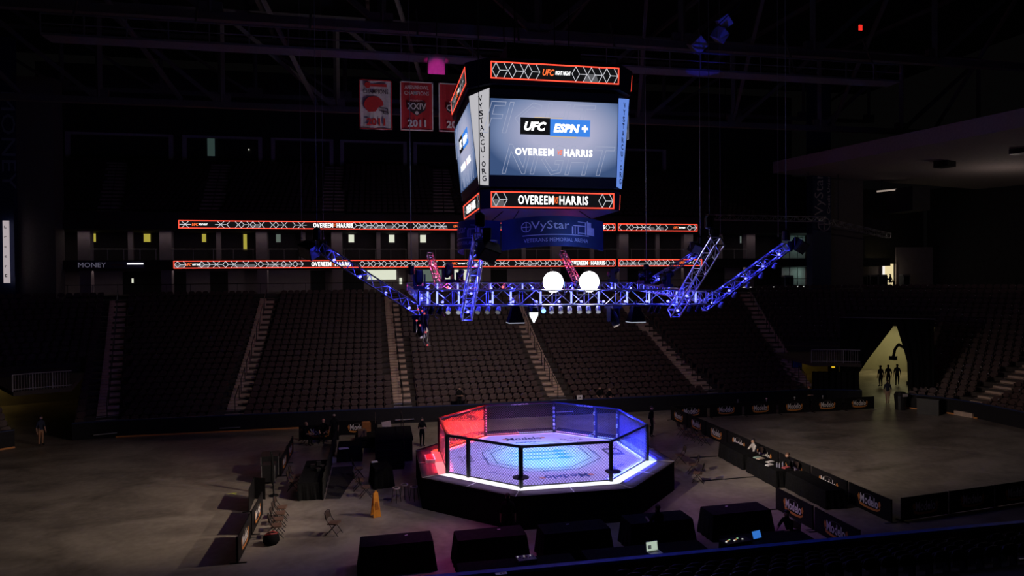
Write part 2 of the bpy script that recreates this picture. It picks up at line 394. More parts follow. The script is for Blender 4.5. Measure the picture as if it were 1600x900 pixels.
# lit panes: suite doors (small) and concourse windows (large)
GY, GW, GG = glow('lit_pane_yellow', (0.42, 0.36, 0.05), 0.9), glow('lit_pane_white', (0.75, 0.78, 0.62), 0.95), glow('lit_pane_grey', (0.10, 0.13, 0.11), 1.0)
wn = 1
def pane(x0, x1, z0, z1, y, m, frame=WALLP):
    global wn
    f = MB(); t = 0.06
    f.bb(x0 - t, x0, y, y + 0.1, z0 - t, z1 + t); f.bb(x1, x1 + t, y, y + 0.1, z0 - t, z1 + t); f.bb(x0, x1, y, y + 0.1, z1, z1 + t); f.bb(x0, x1, y, y + 0.1, z0 - t, z0)
    o = struct('window_%d' % wn, f, frame); wn += 1
    g = MB(); g.bb(x0, x1, y + 0.04, y + 0.07, z0, z1); part('pane', g, m, o)
for u, m, ww in ((144, GY, 10), (230, GY, 9), (319, GY, 5.5), (383, GY, 5), (435, GG, 6.5), (549, GW, 8), (612, GW, 8), (661, GW, 9), (722, GW, 7), (1157, GG, 3)):
    p = at_y(u, 370, 38.1); hw = ww * 0.065 / 2
    tall = u in (383,)
    pane(p.x - hw, p.x + hw, 12.7 if tall else 13.45, 14.2, 38.05, m)
for u0, u1, v0, v1, m in ((574, 619, 418, 437, GW), (660, 690, 418, 441, GG), (692, 703, 418, 441, GW), (706, 716, 416, 441, GW), (722, 735, 416, 441, GW), (206, 209, 435, 442, GW), (624, 628, 434, 444, GW)):
    a, b = at_y(u0, v1, 39.45), at_y(u1, v0, 39.45); pane(a.x, b.x, a.z, min(b.z, 10.7), 39.38, m)
# vertical light slots near the right pillar
for u, v0, v1, m in ((1157, 366, 378, GW), (1145, 415, 428, GY), (1250, 360, 440, mat('pale_curtain', (0.35, 0.45, 0.42), 0.8))):
    pass
c = MB(); a = at_y(1222, 440, 37); b = at_y(1259, 362, 37)
for k in range(6):
    x = a.x + (b.x - a.x) * k / 6; c.bb(x, x + (b.x - a.x) / 6 - 0.04, 37.0 + 0.08 * (k % 2), 37.1 + 0.08 * (k % 2), 11.65, 14.25); c.bb(x, x + (b.x - a.x) / 6 - 0.04, 37.0 + 0.08 * (k % 2), 37.1 + 0.08 * (k % 2), 8.55, 10.7)
o = struct('curtain_strips', c, mat('pale_curtain', (0.30, 0.40, 0.38), 0.8)); o['label'] = 'pale green strip curtain beside the right blue pillar'
add_light('POINT', 'curtain_lamp_light', (b.x - 1.0, 36.2, 13.3), 9, (0.7, 1.0, 0.9), radius=0.2)
add_light('POINT', 'curtain_lamp_light', (b.x - 1.0, 36.2, 10.0), 7, (0.7, 1.0, 0.9), radius=0.2)
# dim ceiling strip lights of the suites and the concourse
add_light('AREA', 'suite_strip_light', (0, 35.0, 14.25), 110, (1.0, 0.82, 0.82), size=(90, 0.3))
add_light('AREA', 'concourse_strip_light', (0, 36.2, 10.7), 100, (1.0, 0.80, 0.78), size=(90, 0.3))
# concourse rail
r = MB(); r.tube((FX0, 34.7, 9.45), (44, 34.7, 9.45), 0.03, 6)
for k in range(45):
    x = FX0 + 2 * k; r.tube((x, 34.7, 8.5), (x, 34.7, 9.45), 0.02, 5)
struct('concourse_railing', r, BLKMT)

# upper deck
mb = MB()
for i in range(16):
    y0, y1, z = 35.6 + 0.92 * i, 35.6 + 0.92 * (i + 1), 15.9 + 0.46 * i
    mb.quad((FX0, y0, z), (FX1, y0, z), (FX1, y1, z), (FX0, y1, z)); mb.quad((FX0, y0, z - 0.46), (FX1, y0, z - 0.46), (FX1, y0, z), (FX0, y0, z))
struct('upper_bowl_terrace', mb, CONC, 'dark stepped terrace of the far upper deck')
mb = MB(); mb.bb(FX0, FX1, 52.3, 52.6, 22.8, 34); struct('wall_back', mb, DARKW, 'dark wall behind the upper deck')
UA = [(-30.8, -34.9, 'far left stair aisle of the upper deck'), (-22.4, -24.3, 'stair aisle of the upper deck above the left ribbon board end'), (-11.5, -12.1, 'stair aisle of the upper deck left of the scoreboard'), (-1.0, 0.2, 'stair aisle of the upper deck just behind the scoreboard')]
us = MB(); us.bb(-0.5, 0.5, 0, 0.4, -0.2, 0.0); usM = us.mesh('stair_step'); usM.materials.append(STEP)
for x0, x1, lab in UA:
    root = bpy.data.objects.new('aisle_stairs', None); COL.objects.link(root); root['kind'] = 'structure'; root['label'] = lab; root.location = (x0, 35.6, 15.9)
    for i in range(1, 16):
        for s in (-0.55, 0.55):
            o = bpy.data.objects.new('stair_step', usM); COL.objects.link(o); o.parent = root
            o.location = ((x1 - x0) * i / 15.5 + s, 0.92 * i - 0.4, 0.46 * i - 0.2)
for k, (x0, x1) in enumerate(((-41, -30), (-29, -20.4), (-19.4, -12.4), (-11.6, -3.8), (-3, 4.8), (5.7, 13.2), (14, 21.4), (22.2, 29.6))):
    f = MB(); t = 0.42; y = 51.9
    f.bb(x0, x0 + t, y, y + 0.4, 23.0, 26.1); f.bb(x1 - t, x1, y, y + 0.4, 23.0, 26.1); f.bb(x0, x1, y, y + 0.4, 26.1, 26.35)
    o = struct('trim_%d' % (k + 3), f, mat('portal_trim', (0.78, 0.70, 0.72), 0.7)); o['label'] = 'pale portal frame at the top of the upper deck'
a = at_y(330, 225, 51.8); pane(a.x - 0.4, a.x + 0.4, 24.0, 26.0, 51.7, glow('lit_pane_teal', (0.035, 0.06, 0.055), 0.7))
a = at_y(389, 234, 51.8); pane(a.x - 0.07, a.x + 0.07, a.z - 0.07, a.z + 0.07, 51.7, GW)

# side walls, pillars, right end deck
mb = MB(); mb.bb(-37.0, -34.1, 32.8, 34.5, 7.5, 27.0); struct('wall_pier_left', mb, mat('grey_pier', (0.16, 0.14, 0.13), 0.8), 'tall grey pier at the left end of the far stand')
mb = MB(); mb.bb(-40.0, -36.9, 32.2, 33.0, 7.5, 30.0); struct('wall_blue_left', mb, NAVY, 'dark blue sign pillar at the far left')
mb = MB(); mb.bb(37.0, 39.2, 32.2, 33.2, 7.5, 30.0); struct('wall_blue_right', mb, NAVY, 'dark blue sign pillar right of the suites')
mb = MB(); mb.bb(39.4, 43.8, 33.2, 34.4, 7.5, 20.0); struct('wall_pier_right', mb, mat('grey_pier', (0.16, 0.14, 0.13), 0.8), 'grey pier behind the right sign pillar')
mb = MB(); mb.ext([(33, 33, 20.4), (62, 33, 19.0), (62, -12, 17.0), (33, -12, 18.2)], (0, 0, 1.2)); struct('ceiling_right_deck', mb, mat('soffit_paint', (0.42, 0.36, 0.35), 0.8), 'pale sloping underside of the right end upper deck')
mb = MB(); mb.ext([(50.5, 33, 7.4), (62, 33, 7.4), (62, -12, 7.4), (50.5, -12, 7.4)], (0, 0, 1.1)); struct('end_concourse_slab', mb, CONC, 'concourse slab of the right end')
mb = MB(); mb.bb(58, 58.5, -12, 40, 8.5, 20); struct('wall_right_end', mb, DARKW, 'dark wall behind the right end concourse')
mb = MB(); mb.bb(44, 58, 40.5, 41, 8.5, 20); struct('wall_corner_right', mb, DARKW, 'dark wall behind the right corner')
mb = MB(); mb.bb(-62, 62, -14, 56, 36, 36.4); struct('ceiling', mb, mat('roof_deck', (0.02, 0.02, 0.022), 0.9), 'black roof deck of the arena')

add_light('POINT', 'deck_fill_light', (46.5, 19.0, 15.2), 90, (1.0, 0.82, 0.74), radius=0.3)  # added point light to brighten the soffit, no lamp built here
# roof steel
def girder(y, zb, zt, x0, x1, n, name, lab, w=0.35):
    root = bpy.data.objects.new(name, None); COL.objects.link(root); root['kind'] = 'structure'; root['label'] = lab; root.location = ((x0 + x1) / 2, y, zb)
    cx = (x0 + x1) / 2; h = zt - zb
    part('chord', MB().bar((x0 - cx, 0, 0), (x1 - cx, 0, 0), w * 1.3), ROOFST, root); part('chord', MB().bar((x0 - cx, 0, h), (x1 - cx, 0, h), w), ROOFST, root)
    for k in range(n + 1):
        xa = x0 + (x1 - x0) * k / n - cx
        part('vertical', MB().bar((xa, 0, 0), (xa, 0, h), w), ROOFST, root)
        part('gusset', MB().box(xa, 0, 0.35, 1.3, 0.3, 0.9), ROOFST, root)
        if k < n:
            xb = x0 + (x1 - x0) * (k + 1) / n - cx; s = k < n / 2
            part('diagonal', MB().bar((xa if s else xb, 0, h), (xb if s else xa, 0, 0), w * 0.9), ROOFST, root)
    return root
girder(25, 23.3, 30.5, -45, 50, 11, 'roof_girder', 'grey steel roof girder over the far lower bowl')
girder(10, 24.6, 32.5, -45, 50, 10, 'roof_girder', 'grey steel roof girder over the middle of the floor')
girder(40, 28.0, 33.5, -45, 50, 11, 'roof_girder', 'grey steel roof girder over the upper deck', 0.3)
for k, x in enumerate((-38, -27, -17, -8, 10, 19, 29, 40)):
    m_ = MB(); m_.bar((x, 10, 32.5), (x, 40, 33.4), 0.3); m_.bar((x, 10, 32.5), (x + 5, 25, 23.6), 0.25); m_.bar((x, 25, 30.5), (x + 4, 10, 24.8), 0.22)
    o = struct('roof_purlin', m_, ROOFST); o['label'] = 'steel roof brace running from front to back'
cw = bpy.data.objects.new('catwalk', None); COL.objects.link(cw); cw['kind'] = 'structure'; cw['label'] = 'steel catwalk hanging below the roof'; cw.location = (0, 8, 22.2)
part('deck', MB().bb(-24, 26, -0.6, 0.6, 0, 0.12), ROOFST, cw); part('rail', MB().bb(-24, 26, -0.64, -0.58, 1.05, 1.13), ROOFST, cw); part('rail', MB().bb(-24, 26, -0.64, -0.58, 0.55, 0.6), ROOFST, cw)
for k in range(26): part('rail_post', MB().bb(-24 + 2 * k - 0.03, -24 + 2 * k + 0.03, -0.64, -0.58, 0.1, 1.1), ROOFST, cw)
for k in range(9): part('hanger', MB().bar((-23 + 6 * k, 0, 0), (-23 + 6 * k, 1.6, 3.4), 0.1), ROOFST, cw)

# ================================================================== SEATS
def rpoly(w, z0, z1, c, y0=0.0, tilt=0.0):
    """rounded upright outline"""
    pts = [(-w / 2 + c, z0), (w / 2 - c, z0), (w / 2, z0 + c), (w / 2, z1 - c * 1.2), (w / 2 - c * 0.4, z1 - c * 0.35), (w / 2 - c * 1.3, z1), (-w / 2 + c * 1.3, z1), (-w / 2 + c * 0.4, z1 - c * 0.35), (-w / 2, z1 - c * 1.2), (-w / 2, z0 + c)]
    return [(x, y0 + (z - z0) * tilt, z) for x, z in pts]
sb = MB(); sb.ext(rpoly(0.47, 0.38, 0.73, 0.10, 0.02, 0.18), (0, 0.045, 0))
sp = MB(); sp.ext(rpoly(0.43, 0.38, 0.62, 0.08, -0.10, 0.10), (0, 0.05, 0))
sl = MB(); sl.bb(-0.27, -0.23, -0.12, 0.1, 0.0, 0.5); sl.bb(-0.28, -0.24, -0.16, 0.12, 0.50, 0.53)
whole = MB(); [whole.add(q.v, q.f) for q in (sb, sp, sl)]
m_back, m_pan, m_arm = sb.mesh('backrest'), sp.mesh('seat_pan'), sl.mesh('armrest')
for m_ in (m_back, m_pan, m_arm): m_.materials.append(SEATM)
SEATS = []            # (x, y, z, rot)
for kind, a, b, r0 in PIECES:
    for i in range(r0 if r0 == 0 else r0 + 1, NR_):
        d = rd_(i) + 0.42; z = rz_(i)
        if kind in 'LR':
            n = max(1, int(abs(b - a) * (RC + d) / 0.56)); ts = [a + (b - a) * (k + 0.5) / n for k in range(n)]
        else:
            n = int(abs(b - a) / 0.56); ts = [a + (b - a) * (k + 0.5) / n for k in range(n)]
        for t in ts:
            x, y = ppt(kind, t, d)
            if y > 14 and any(abs(x - aisle_x(k, y)) < (0.92 if abs(x) < 22 else 1.0) for k in range(6)): continue
            if kind == 'R' and abs(t - A(12)) * (RC + d) < 1.0: continue
            SEATS.append((x, y, z, pface(kind, t), kind, i))
single = [s for s in SEATS if s[4] == 'S' and s[5] <= 3 and -16.2 < s[0] < 17.2]
PX_ = at_y(718, 640, 16.0).x
SEATS = [s for s in SEATS if not (s[4] == 'S' and s[5] == 0 and abs(s[0] - PX_) < 0.42)]; single = [s for s in single if not (s[5] == 0 and abs(s[0] - PX_) < 0.42)]
single.sort(key=lambda s: (s[5], abs(s[0])))
single = single[:222]; sset = set(id(s) for s in single)
def seat_obj(x, y, z, rot, label, group, ms):
    r = thing('stadium_seat', label, 'seat', (x, y, z), rot, group)
    for n_, m_ in zip(('backrest', 'seat_pan', 'armrest'), ms):
        o = bpy.data.objects.new(n_, m_); COL.objects.link(o); o.parent = r
for s in single:
    seat_obj(*s[:4], 'brown tip-up seat in the lowest rows of the far stand behind the cage', 'seats in the lowest far rows', (m_back, m_pan, m_arm))
def seat_stuff(name, lst, label, m):
    mb = MB(); n = len(whole.v)
    for k, s in enumerate(lst):
        c, sn = math.cos(s[3]), math.sin(s[3])
        mb.v += [(s[0] + x * c - y * sn, s[1] + x * sn + y * c, s[2] + z) for x, y, z in whole.v]
        mb.f += [tuple(i + k * n for i in f) for f in whole.f]
    o = part(name, mb, m); o['kind'] = 'stuff'; o['label'] = label; o['category'] = 'seats'
    return o
seat_stuff('lower_bowl_seats', [s for s in SEATS if id(s) not in sset], 'rows of brown tip-up seats filling the rest of the lower bowl', SEATM)
UP = []
for i in range(15):
    y, z = 35.6 + 0.92 * i + 0.5, 15.9 + 0.46 * i
    for k in range(int((FX1 - FX0) / 0.56)):
        x = FX0 + 0.4 + 0.56 * k
        if any(abs(x - (a_ + (b_ - a_) * i / 15.5)) < 1.15 for a_, b_, _ in UA): continue
        if x > 42: continue
        UP.append((x, y, z, 0.0))
seat_stuff('upper_deck_seats', UP, 'rows of dark seats filling the far upper deck', SEATM)
# small bright boxes put in as glints off the right end seats
pl = MB()
for s in SEATS:
    if s[4] == 'R' and A(0) < 1 and s[5] % 1 == 0 and random.random() < 0.30 and s[0] > 31:
        c, sn = math.cos(s[3]), math.sin(s[3]); x, y = -0.26, -0.22
        pl.box(s[0] + x * c - y * sn, s[1] + x * sn + y * c, s[2] + 0.6, 0.07, 0.05, 0.05)
o = part('seat_glints', pl, mat('seat_glint_bright', (0.9, 0.9, 0.88), 0.25, 0.3)); tag(o, 'tiny bright bits put in as glints on the seats of the right end stand', 'plates', kind='stuff')
# end aisle
root = bpy.data.objects.new('aisle_stairs', None); COL.objects.link(root); root['kind'] = 'structure'; root['label'] = 'stair aisle of the right end stand'; root.location = (CX, CY, 0)
for i in range(NR_):
    for h in (0, 1):
        r_ = RC + rd_(i) + (0.0 if h else -0.42); o = bpy.data.objects.new('stair_step', stepM); COL.objects.link(o); o.parent = root
        o.location = (r_ * math.cos(A(12)), r_ * math.sin(A(12)), (rz_(i) if h else (rz_(i) + (rz_(i - 1) if i else 0.15)) / 2) + 0.012); o.rotation_euler = (0, 0, A(12) - PI / 2)

# ---- near side: wall with blue rail and the first rows seen from behind
NY = -11.55
mb = MB(); mb.bb(-26, 24, NY - 0.16, NY, 0, 1.06); struct('wall_dasher_near', mb, mat('near_wall_paint', (0.13, 0.085, 0.085), 0.7), 'dull wall in front of the near stand')
mb = MB(); mb.bb(-26, 24, NY - 0.2, NY + 0.02, 1.06, 1.15); struct('trim_20', mb, BLUEP, 'blue top rail of the near wall')
mb = MB()
for i in range(6):
    y1 = NY - 0.3 - 0.84 * i; mb.bb(-26, 24, y1 - 0.84, y1, -0.2, 0.42 + 0.27 * i)
struct('near_bowl_terrace', mb, CONC, 'dark stepped terrace of the near stand')
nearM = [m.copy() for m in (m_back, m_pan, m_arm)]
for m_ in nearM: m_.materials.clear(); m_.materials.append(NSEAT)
cnt = 0
for i in range(4):
    for k in range(46):
        x = -0.5 + 0.56 * k; y, z = NY - 0.3 - 0.84 * i - 0.42, 0.42 + 0.27 * i
        if abs(x - 15.2) < 0.8 or abs(x - 11.6) < 0.7: continue
        p = Vector((x, y, z + 0.8)) - CAM; dz = p.dot(CF); u, v = 800 + FPX * p.dot(CR) / dz, 450 - FPX * p.dot(CU) / dz
        if v > 905 or u > 1610 or u < 800: continue
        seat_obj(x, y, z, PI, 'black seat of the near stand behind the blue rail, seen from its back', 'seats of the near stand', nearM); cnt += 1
# aisle nosings on the near side
for k, x in enumerate((11.6, 15.2)):
    root = bpy.data.objects.new('aisle_stairs', None); COL.objects.link(root); root['kind'] = 'structure'; root['label'] = ('left' if k == 0 else 'right') + ' stair aisle of the near stand with bright step edges'; root.location = (x, NY, 0)
    for i in range(4):
        part('nosing', MB().bb(-0.62, 0.62, -0.34 - 0.84 * i - 0.05, -0.34 - 0.84 * i, 0.43 + 0.27 * i, 0.46 + 0.27 * i), ALU, root)

# ================================================================== CAGE
def octo(r, z, rot=22.5): return [Vector((r * math.cos(A(rot + 45 * k)), r * math.sin(A(rot + 45 * k)), z)) for k in range(8)]
PZ, CZ = 1.30, 1.32
WHITEV = mat('white_vinyl', (0.82, 0.82, 0.84), 0.55, var=0.04)
PADB = mat('black_pad', (0.018, 0.018, 0.022), 0.4)
CARPET = mat('dark_carpet', (0.07, 0.055, 0.065), 0.9, var=0.25, scale=30, spec=0.05)
SEAM = mat('seam_edge', (0.55, 0.50, 0.52), 0.5)
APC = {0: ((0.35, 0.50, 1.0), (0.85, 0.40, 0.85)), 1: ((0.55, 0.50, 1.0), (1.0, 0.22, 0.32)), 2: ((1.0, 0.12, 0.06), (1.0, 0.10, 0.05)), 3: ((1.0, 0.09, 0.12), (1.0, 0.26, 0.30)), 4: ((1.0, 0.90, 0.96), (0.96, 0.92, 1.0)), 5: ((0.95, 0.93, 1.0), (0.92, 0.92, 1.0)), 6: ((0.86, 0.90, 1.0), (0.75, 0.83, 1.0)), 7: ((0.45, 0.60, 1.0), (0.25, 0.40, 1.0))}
plat = thing('cage_platform', 'raised black octagonal platform carrying the cage', 'platform')
core = MB(); core.ext([v - Vector((0, 0, 0)) for v in octo(5.9, 0.02)], (0, 0, PZ - 0.12)); part('substructure', core, BLACK, plat)
o6, o5, o4 = octo(6.15, PZ), octo(5.38, PZ), octo(4.86, PZ)
for k in range(8):
    a, b = o6[k], o6[(k + 1) % 8]; a5, b5 = o5[k], o5[(k + 1) % 8]; a4, b4 = o4[k], o4[(k + 1) % 8]
    for h in (0, 1):
        def L(p, q, t): return p.lerp(q, t)
        t0, t1 = (0.006, 0.497) if h == 0 else (0.503, 0.994)
        part('apron_panel', MB().ext([L(a5, b5, t0), L(a5, b5, t1), L(a, b, t1), L(a, b, t0)], (0, 0, -0.06)), CARPET, plat)
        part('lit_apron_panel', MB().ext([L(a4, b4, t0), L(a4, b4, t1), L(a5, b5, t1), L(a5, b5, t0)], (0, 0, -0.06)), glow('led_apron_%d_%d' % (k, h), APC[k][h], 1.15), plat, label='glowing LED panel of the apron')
        part('skirt_panel', MB().ext([L(a, b, t0), L(a, b, t1), L(a, b, t1) - Vector((0, 0, PZ)), L(a, b, t0) - Vector((0, 0, PZ))], -(a + b).normalized() * 0.05 + Vector((0, 0, 0))), BLACK, plat)
        p5, p6 = (a5, a) if h == 0 else (L(a5, b5, .5), L(a, b, .5))
        part('seam_strip', MB().bar(p5 + Vector((0, 0, 0.0)), p6 + Vector((0, 0, 0.0)), 0.035), SEAM, plat)
    part('edge_strip', MB().bar(a, b, 0.03), BLKMT, plat)
cv = thing('canvas_mat', 'white printed octagonal canvas inside the cage under cyan light', 'canvas', (0, 0, CZ - 0.12))
part('canvas', MB().ext(octo(4.84, 0), (0, 0, 0.12)), mat('canvas_cloth', (0.72, 0.72, 0.74), 0.8, var=0.04, scale=3), cv)
INK = mat('canvas_ink', (0.03, 0.04, 0.09), 0.7); INKB = mat('canvas_ink_blue', (0.04, 0.10, 0.32), 0.7); INKC = mat('canvas_ink_cyan', (0.12, 0.42, 0.50), 0.7); INKG = mat('canvas_ink_grey', (0.10, 0.11, 0.12), 0.7); INKO = mat('canvas_ink_orange', (0.75, 0.35, 0.20), 0.7)
def ring(r, wd):
    m_ = MB(); a, b = octo(r - wd, 0.124), octo(r, 0.124)
    for k in range(8): m_.quad(a[k], a[(k + 1) % 8], b[(k + 1) % 8], b[k])
    return m_
part('printed_octagon', ring(2.86, 0.05), INK, cv); part('printed_octagon', ring(2.42, 0.05), INK, cv)
def cprint(s, x, y, wdt, hgt, m, rz=0, **k):
    part('print', flat(word(s, wdt, hgt, **k)), m, cv, (x, y, 0.125), (0, 0, rz))
cprint('Modelo', -0.05, 3.45, 1.9, 0.55, INK, 0, bold=0.02); cprint('Modelo', 0.3, -3.55, 1.9, 0.55, INKB, PI, bold=0.02)
for sx, yy in ((-1.05, 3.45), (0.95, 3.45), (-0.75, -3.55), (1.35, -3.55)):
    part('print', MB().lathe([(0.14, 0.123), (0.14, 0.1255)], 8), INKO, cv, (sx, yy, 0))
cprint('ESPN+', 0.0, 2.62, 1.4, 0.24, INKB, 0, shear=0.3)
def cmarks(n, x, y, W, H, m, rz, seed): part('print', flat(marks(n, W, H, seed)), m, cv, (x, y, 0.125), (0, 0, rz), kind='stuff')
cmarks(9, 0.2, -2.62, 1.5, 0.16, INKB, PI, 1); cmarks(4, 2.62, 0.0, 0.6, 0.2, INKB, PI / 2, 2); cmarks(4, -2.62, 0.0, 0.6, 0.2, INKB, -PI / 2, 3)
cmarks(6, 2.2, 2.5, 1.2, 0.22, INK, -A(45), 4); cmarks(3, 2.6, 2.8, 0.8, 0.16, INK, -A(45), 5); cmarks(10, -2.3, -2.7, 1.7, 0.14, INKB, A(-45), 6); cmarks(5, 2.75, -2.7, 1.4, 0.3, INKB, A(45), 7)
for q in range(3): cmarks(5, -3.75 + 0.24 * q, 0.2, 1.2, 0.16, INKG, A(90), 8 + q)
part('print', MB().bb(3.15, 3.95, -0.75, 0.55, 0.121, 0.124), INKG, cv); part('print', MB().bb(3.25, 3.85, -0.35, 0.25, 0.1245, 0.126), WHITEV, cv)
for k in range(3):                                        # three claw strokes in the centre
    y = 0.62 - 0.62 * k; c = [(-1.7, y), (-0.6, y + 0.10), (0.7, y + 0.06), (0.95, y + 0.26), (1.55, y + 0.02), (1.15, y - 0.08), (1.25, y - 0.22), (0.6, y - 0.12), (-0.6, y - 0.07)]
    part('print', MB().ext([(x, yy, 0.123) for x, yy in c], (0, 0, 0.003)), INKC, cv)

cage = thing('cage_fence', 'black octagonal chain-link cage with padded posts and rails', 'cage', (0, 0, CZ))
FH = 1.60; FR = 4.93
cor = octo(FR, 0)
WIRE = mat('vinyl_wire', (0.09, 0.09, 0.095), 0.35, 0.0)
postm = MB(); postm.lathe([(0.085, -0.08), (0.095, 0.0), (0.095, FH - 0.03), (0.07, FH + 0.03)], 8)
PM = postm.mesh('post'); PM.materials.append(PADB)
def letters_col(s, h, z0, dz, m, par, width=0.1):
    for i, ch in enumerate(s):
        part('lettering', word(ch, width, h), m, par, (0, -0.1, z0 - dz * i))
def chain(p, q, z0, z1, pitch=0.09, r=0.0075):
    """diamond mesh of wires between two posts; wires run diagonally and are clipped to the panel"""
    L_ = (q - p).length; d = (q - p) / L_; H = z1 - z0; m_ = MB(); step = pitch * 1.4142; n = int((L_ + H) / step) + 1
    nrm = Vector((d.y, -d.x, 0)) * r
    for k in range(n):
        c = k * step
        for s in (0, 1):
            a0 = max(0.0, c - H); a1 = min(L_, c)
            if a1 - a0 < 0.01: continue
            za, zb = (c - a0), (c - a1)
            xa, xb = (a0, a1) if s == 0 else (L_ - a0, L_ - a1)
            m_.tube(p + d * xa + Vector((0, 0, z0 + za)) + nrm * (1 if s else -1), p + d * xb + Vector((0, 0, z0 + zb)) + nrm * (1 if s else -1), r, 3)
    return m_
LETT = mat('post_lettering', (0.75, 0.75, 0.78), 0.6); GRNL = mat('post_green_logo', (0.45, 0.55, 0.25), 0.6)
for k in range(8):
    p, q = cor[k], cor[(k + 1) % 8]; out = (p + q).normalized(); d = (q - p).normalized()
    po = part('post', PM, None, cage, p); ang = math.atan2(p.y, p.x)
    # inner side of the post carries its print
    loc_ = lambda z: (-0.1 * math.cos(ang), -0.1 * math.sin(ang), z); rot_ = (0, 0, ang + PI / 2 + PI)
    if k == 1:
        for i, ch in enumerate('Modelo'): part('lettering', word(ch, 0.11, 0.15), LETT, po, loc_(FH - 0.28 - 0.215 * i), rot_)
    elif k == 0:
        for i in range(3): part('green_logo', marks(3, 0.15, 0.24, 4), GRNL, po, loc_(FH - 0.3 - 0.5 * i), rot_)
    elif k == 2:
        for i in range(9): part('post_print', marks(1, 0.12, 0.09, i), LETT, po, loc_(FH - 0.2 - 0.14 * i), rot_)
    part('top_rail', MB().tube(p + Vector((0, 0, FH)), q + Vector((0, 0, FH)), 0.06, 8), PADB, cage)
    part('base_pad', MB().bar(p + Vector((0, 0, 0.02)), q + Vector((0, 0, 0.02)), 0.04), PADB, cage)
    part('mesh_panel', chain(p + d * 0.08, q - d * 0.08, 0.04, FH - 0.05), WIRE, cage)
    m_ = (p + q) / 2
    tr = part('rail_print', marks(14, 0.95, 0.07, k), mat('rail_print', (0.75, 0.70, 0.72), 0.6), cage, m_ - out * 0.065 + Vector((0, 0, FH + 0.01)), (0, 0, math.atan2(out.y, out.x) + PI / 2 + PI))
    if k in (0, 4):                                        # gates: one extra post a third of the way along
        g = p.lerp(q, 0.34 if k == 0 else 0.30); pg = part('gate_post', PM, None, cage, g)
        for i in range(3): part('green_logo', marks(3, 0.15, 0.24, 4), GRNL, pg, loc_(FH - 0.3 - 0.5 * i), rot_)
    if k in (5, 6):                                       # small corner shelf on two near posts
        part('corner_shelf', MB().lathe([(0.02, -0.02), (0.33, -0.015), (0.34, 0.0), (0.33, 0.02), (0.02, 0.025)], 16), mat('shelf_board', (0.009, 0.006, 0.006), 0.5, spec=0.15), cage, p + Vector((out.x * 0 + p.x * 0.02, p.y * 0.03, 0.42)))
# steps block at the left gate
bl = thing('gate_step', 'red lit white step box outside the left gate', 'step', (-5.15, 0.35, PZ))
part('body', MB().bb(-0.22, 0.22, -0.5, 0.5, 0, 0.16), WHITEV, bl); part('tread', MB().bb(-0.16, 0.16, -0.42, 0.42, 0.16, 0.19), mat('red_rubber', (0.45, 0.05, 0.05), 0.6), bl)

# ================================================================== SCOREBOARD
JX, JY = -0.40, -1.40
jb = thing('scoreboard', 'centre-hung four-sided video scoreboard showing OVEREEM vs HARRIS', 'scoreboard', (JX, JY, 12.3))
Z0 = 12.3
LEDR = glow('led_red', (1.0, 0.065, 0.035), 1.9); LEDW = glow('led_white', (1, 1, 1), 2.2); LEDG = glow('led_grey_line', (0.70, 0.70, 0.76), 1.0); LEDO = glow('led_orange', (1.0, 0.16, 0.04), 1.2)
LEDK = glow('led_black', (0.006, 0.006, 0.007), 1.0); LEDD = glow('led_dim_patch', (0.11, 0.11, 0.12), 1.0)
JBLK = mat('scoreboard_black', (0.015, 0.016, 0.022), 0.5)
SCRB = glow('led_logo_blue', (0.045, 0.22, 0.75), 1.1); SCRL = glow('led_faint_line', (0.36, 0.40, 0.55), 1.0); SCRY = glow('led_yellow_line', (0.75, 0.5, 0.1), 1.0)
def screen_mat():
    m = bpy.data.materials.new('video_picture'); m.use_nodes = True; nt = m.node_tree; N = nt.nodes; Lk = nt.links; b = N['Principled BSDF']
    b.inputs['Base Color'].default_value = (0, 0, 0, 1); b.inputs['Specular IOR Level'].default_value = 0.1
    tc = N.new('ShaderNodeTexCoord'); mp = N.new('ShaderNodeMapping'); mp.inputs['Scale'].default_value = (0.31, 1, 0.52); mp.inputs['Location'].default_value = (-0.08, 0, -0.14)
    g = N.new('ShaderNodeTexGradient'); g.gradient_type = 'SPHERICAL'
    r = N.new('ShaderNodeValToRGB'); e = r.color_ramp.elements
    e[0].position = 0.0; e[0].color = (0.045, 0.085, 0.20, 1); e[1].position = 0.6; e[1].color = (0.42, 0.43, 0.60, 1)
    x = r.color_ramp.elements.new(0.2); x.color = (0.17, 0.23, 0.40, 1)
    Lk.new(tc.outputs['Object'], mp.inputs[0]); Lk.new(mp.outputs[0], g.inputs[0]); Lk.new(g.outputs['Fac'], r.inputs[0])
    Lk.new(r.outputs[0], b.inputs['Emission Color']); b.inputs['Emission Strength'].default_value = 1.0
    return m
SCRM = screen_mat()
def lines(segs, wd, y=0.0):
    m_ = MB()
    for (x0, z0), (x1, z1) in segs:
        dx, dz = x1 - x0, z1 - z0; L_ = math.hypot(dx, dz); nx, nz = -dz / L_ * wd / 2, dx / L_ * wd / 2
        m_.quad((x0 - nx, y, z0 - nz), (x1 - nx, y, z1 - nz), (x1 + nx, y, z1 + nz), (x0 + nx, y, z0 + nz))
    return m_
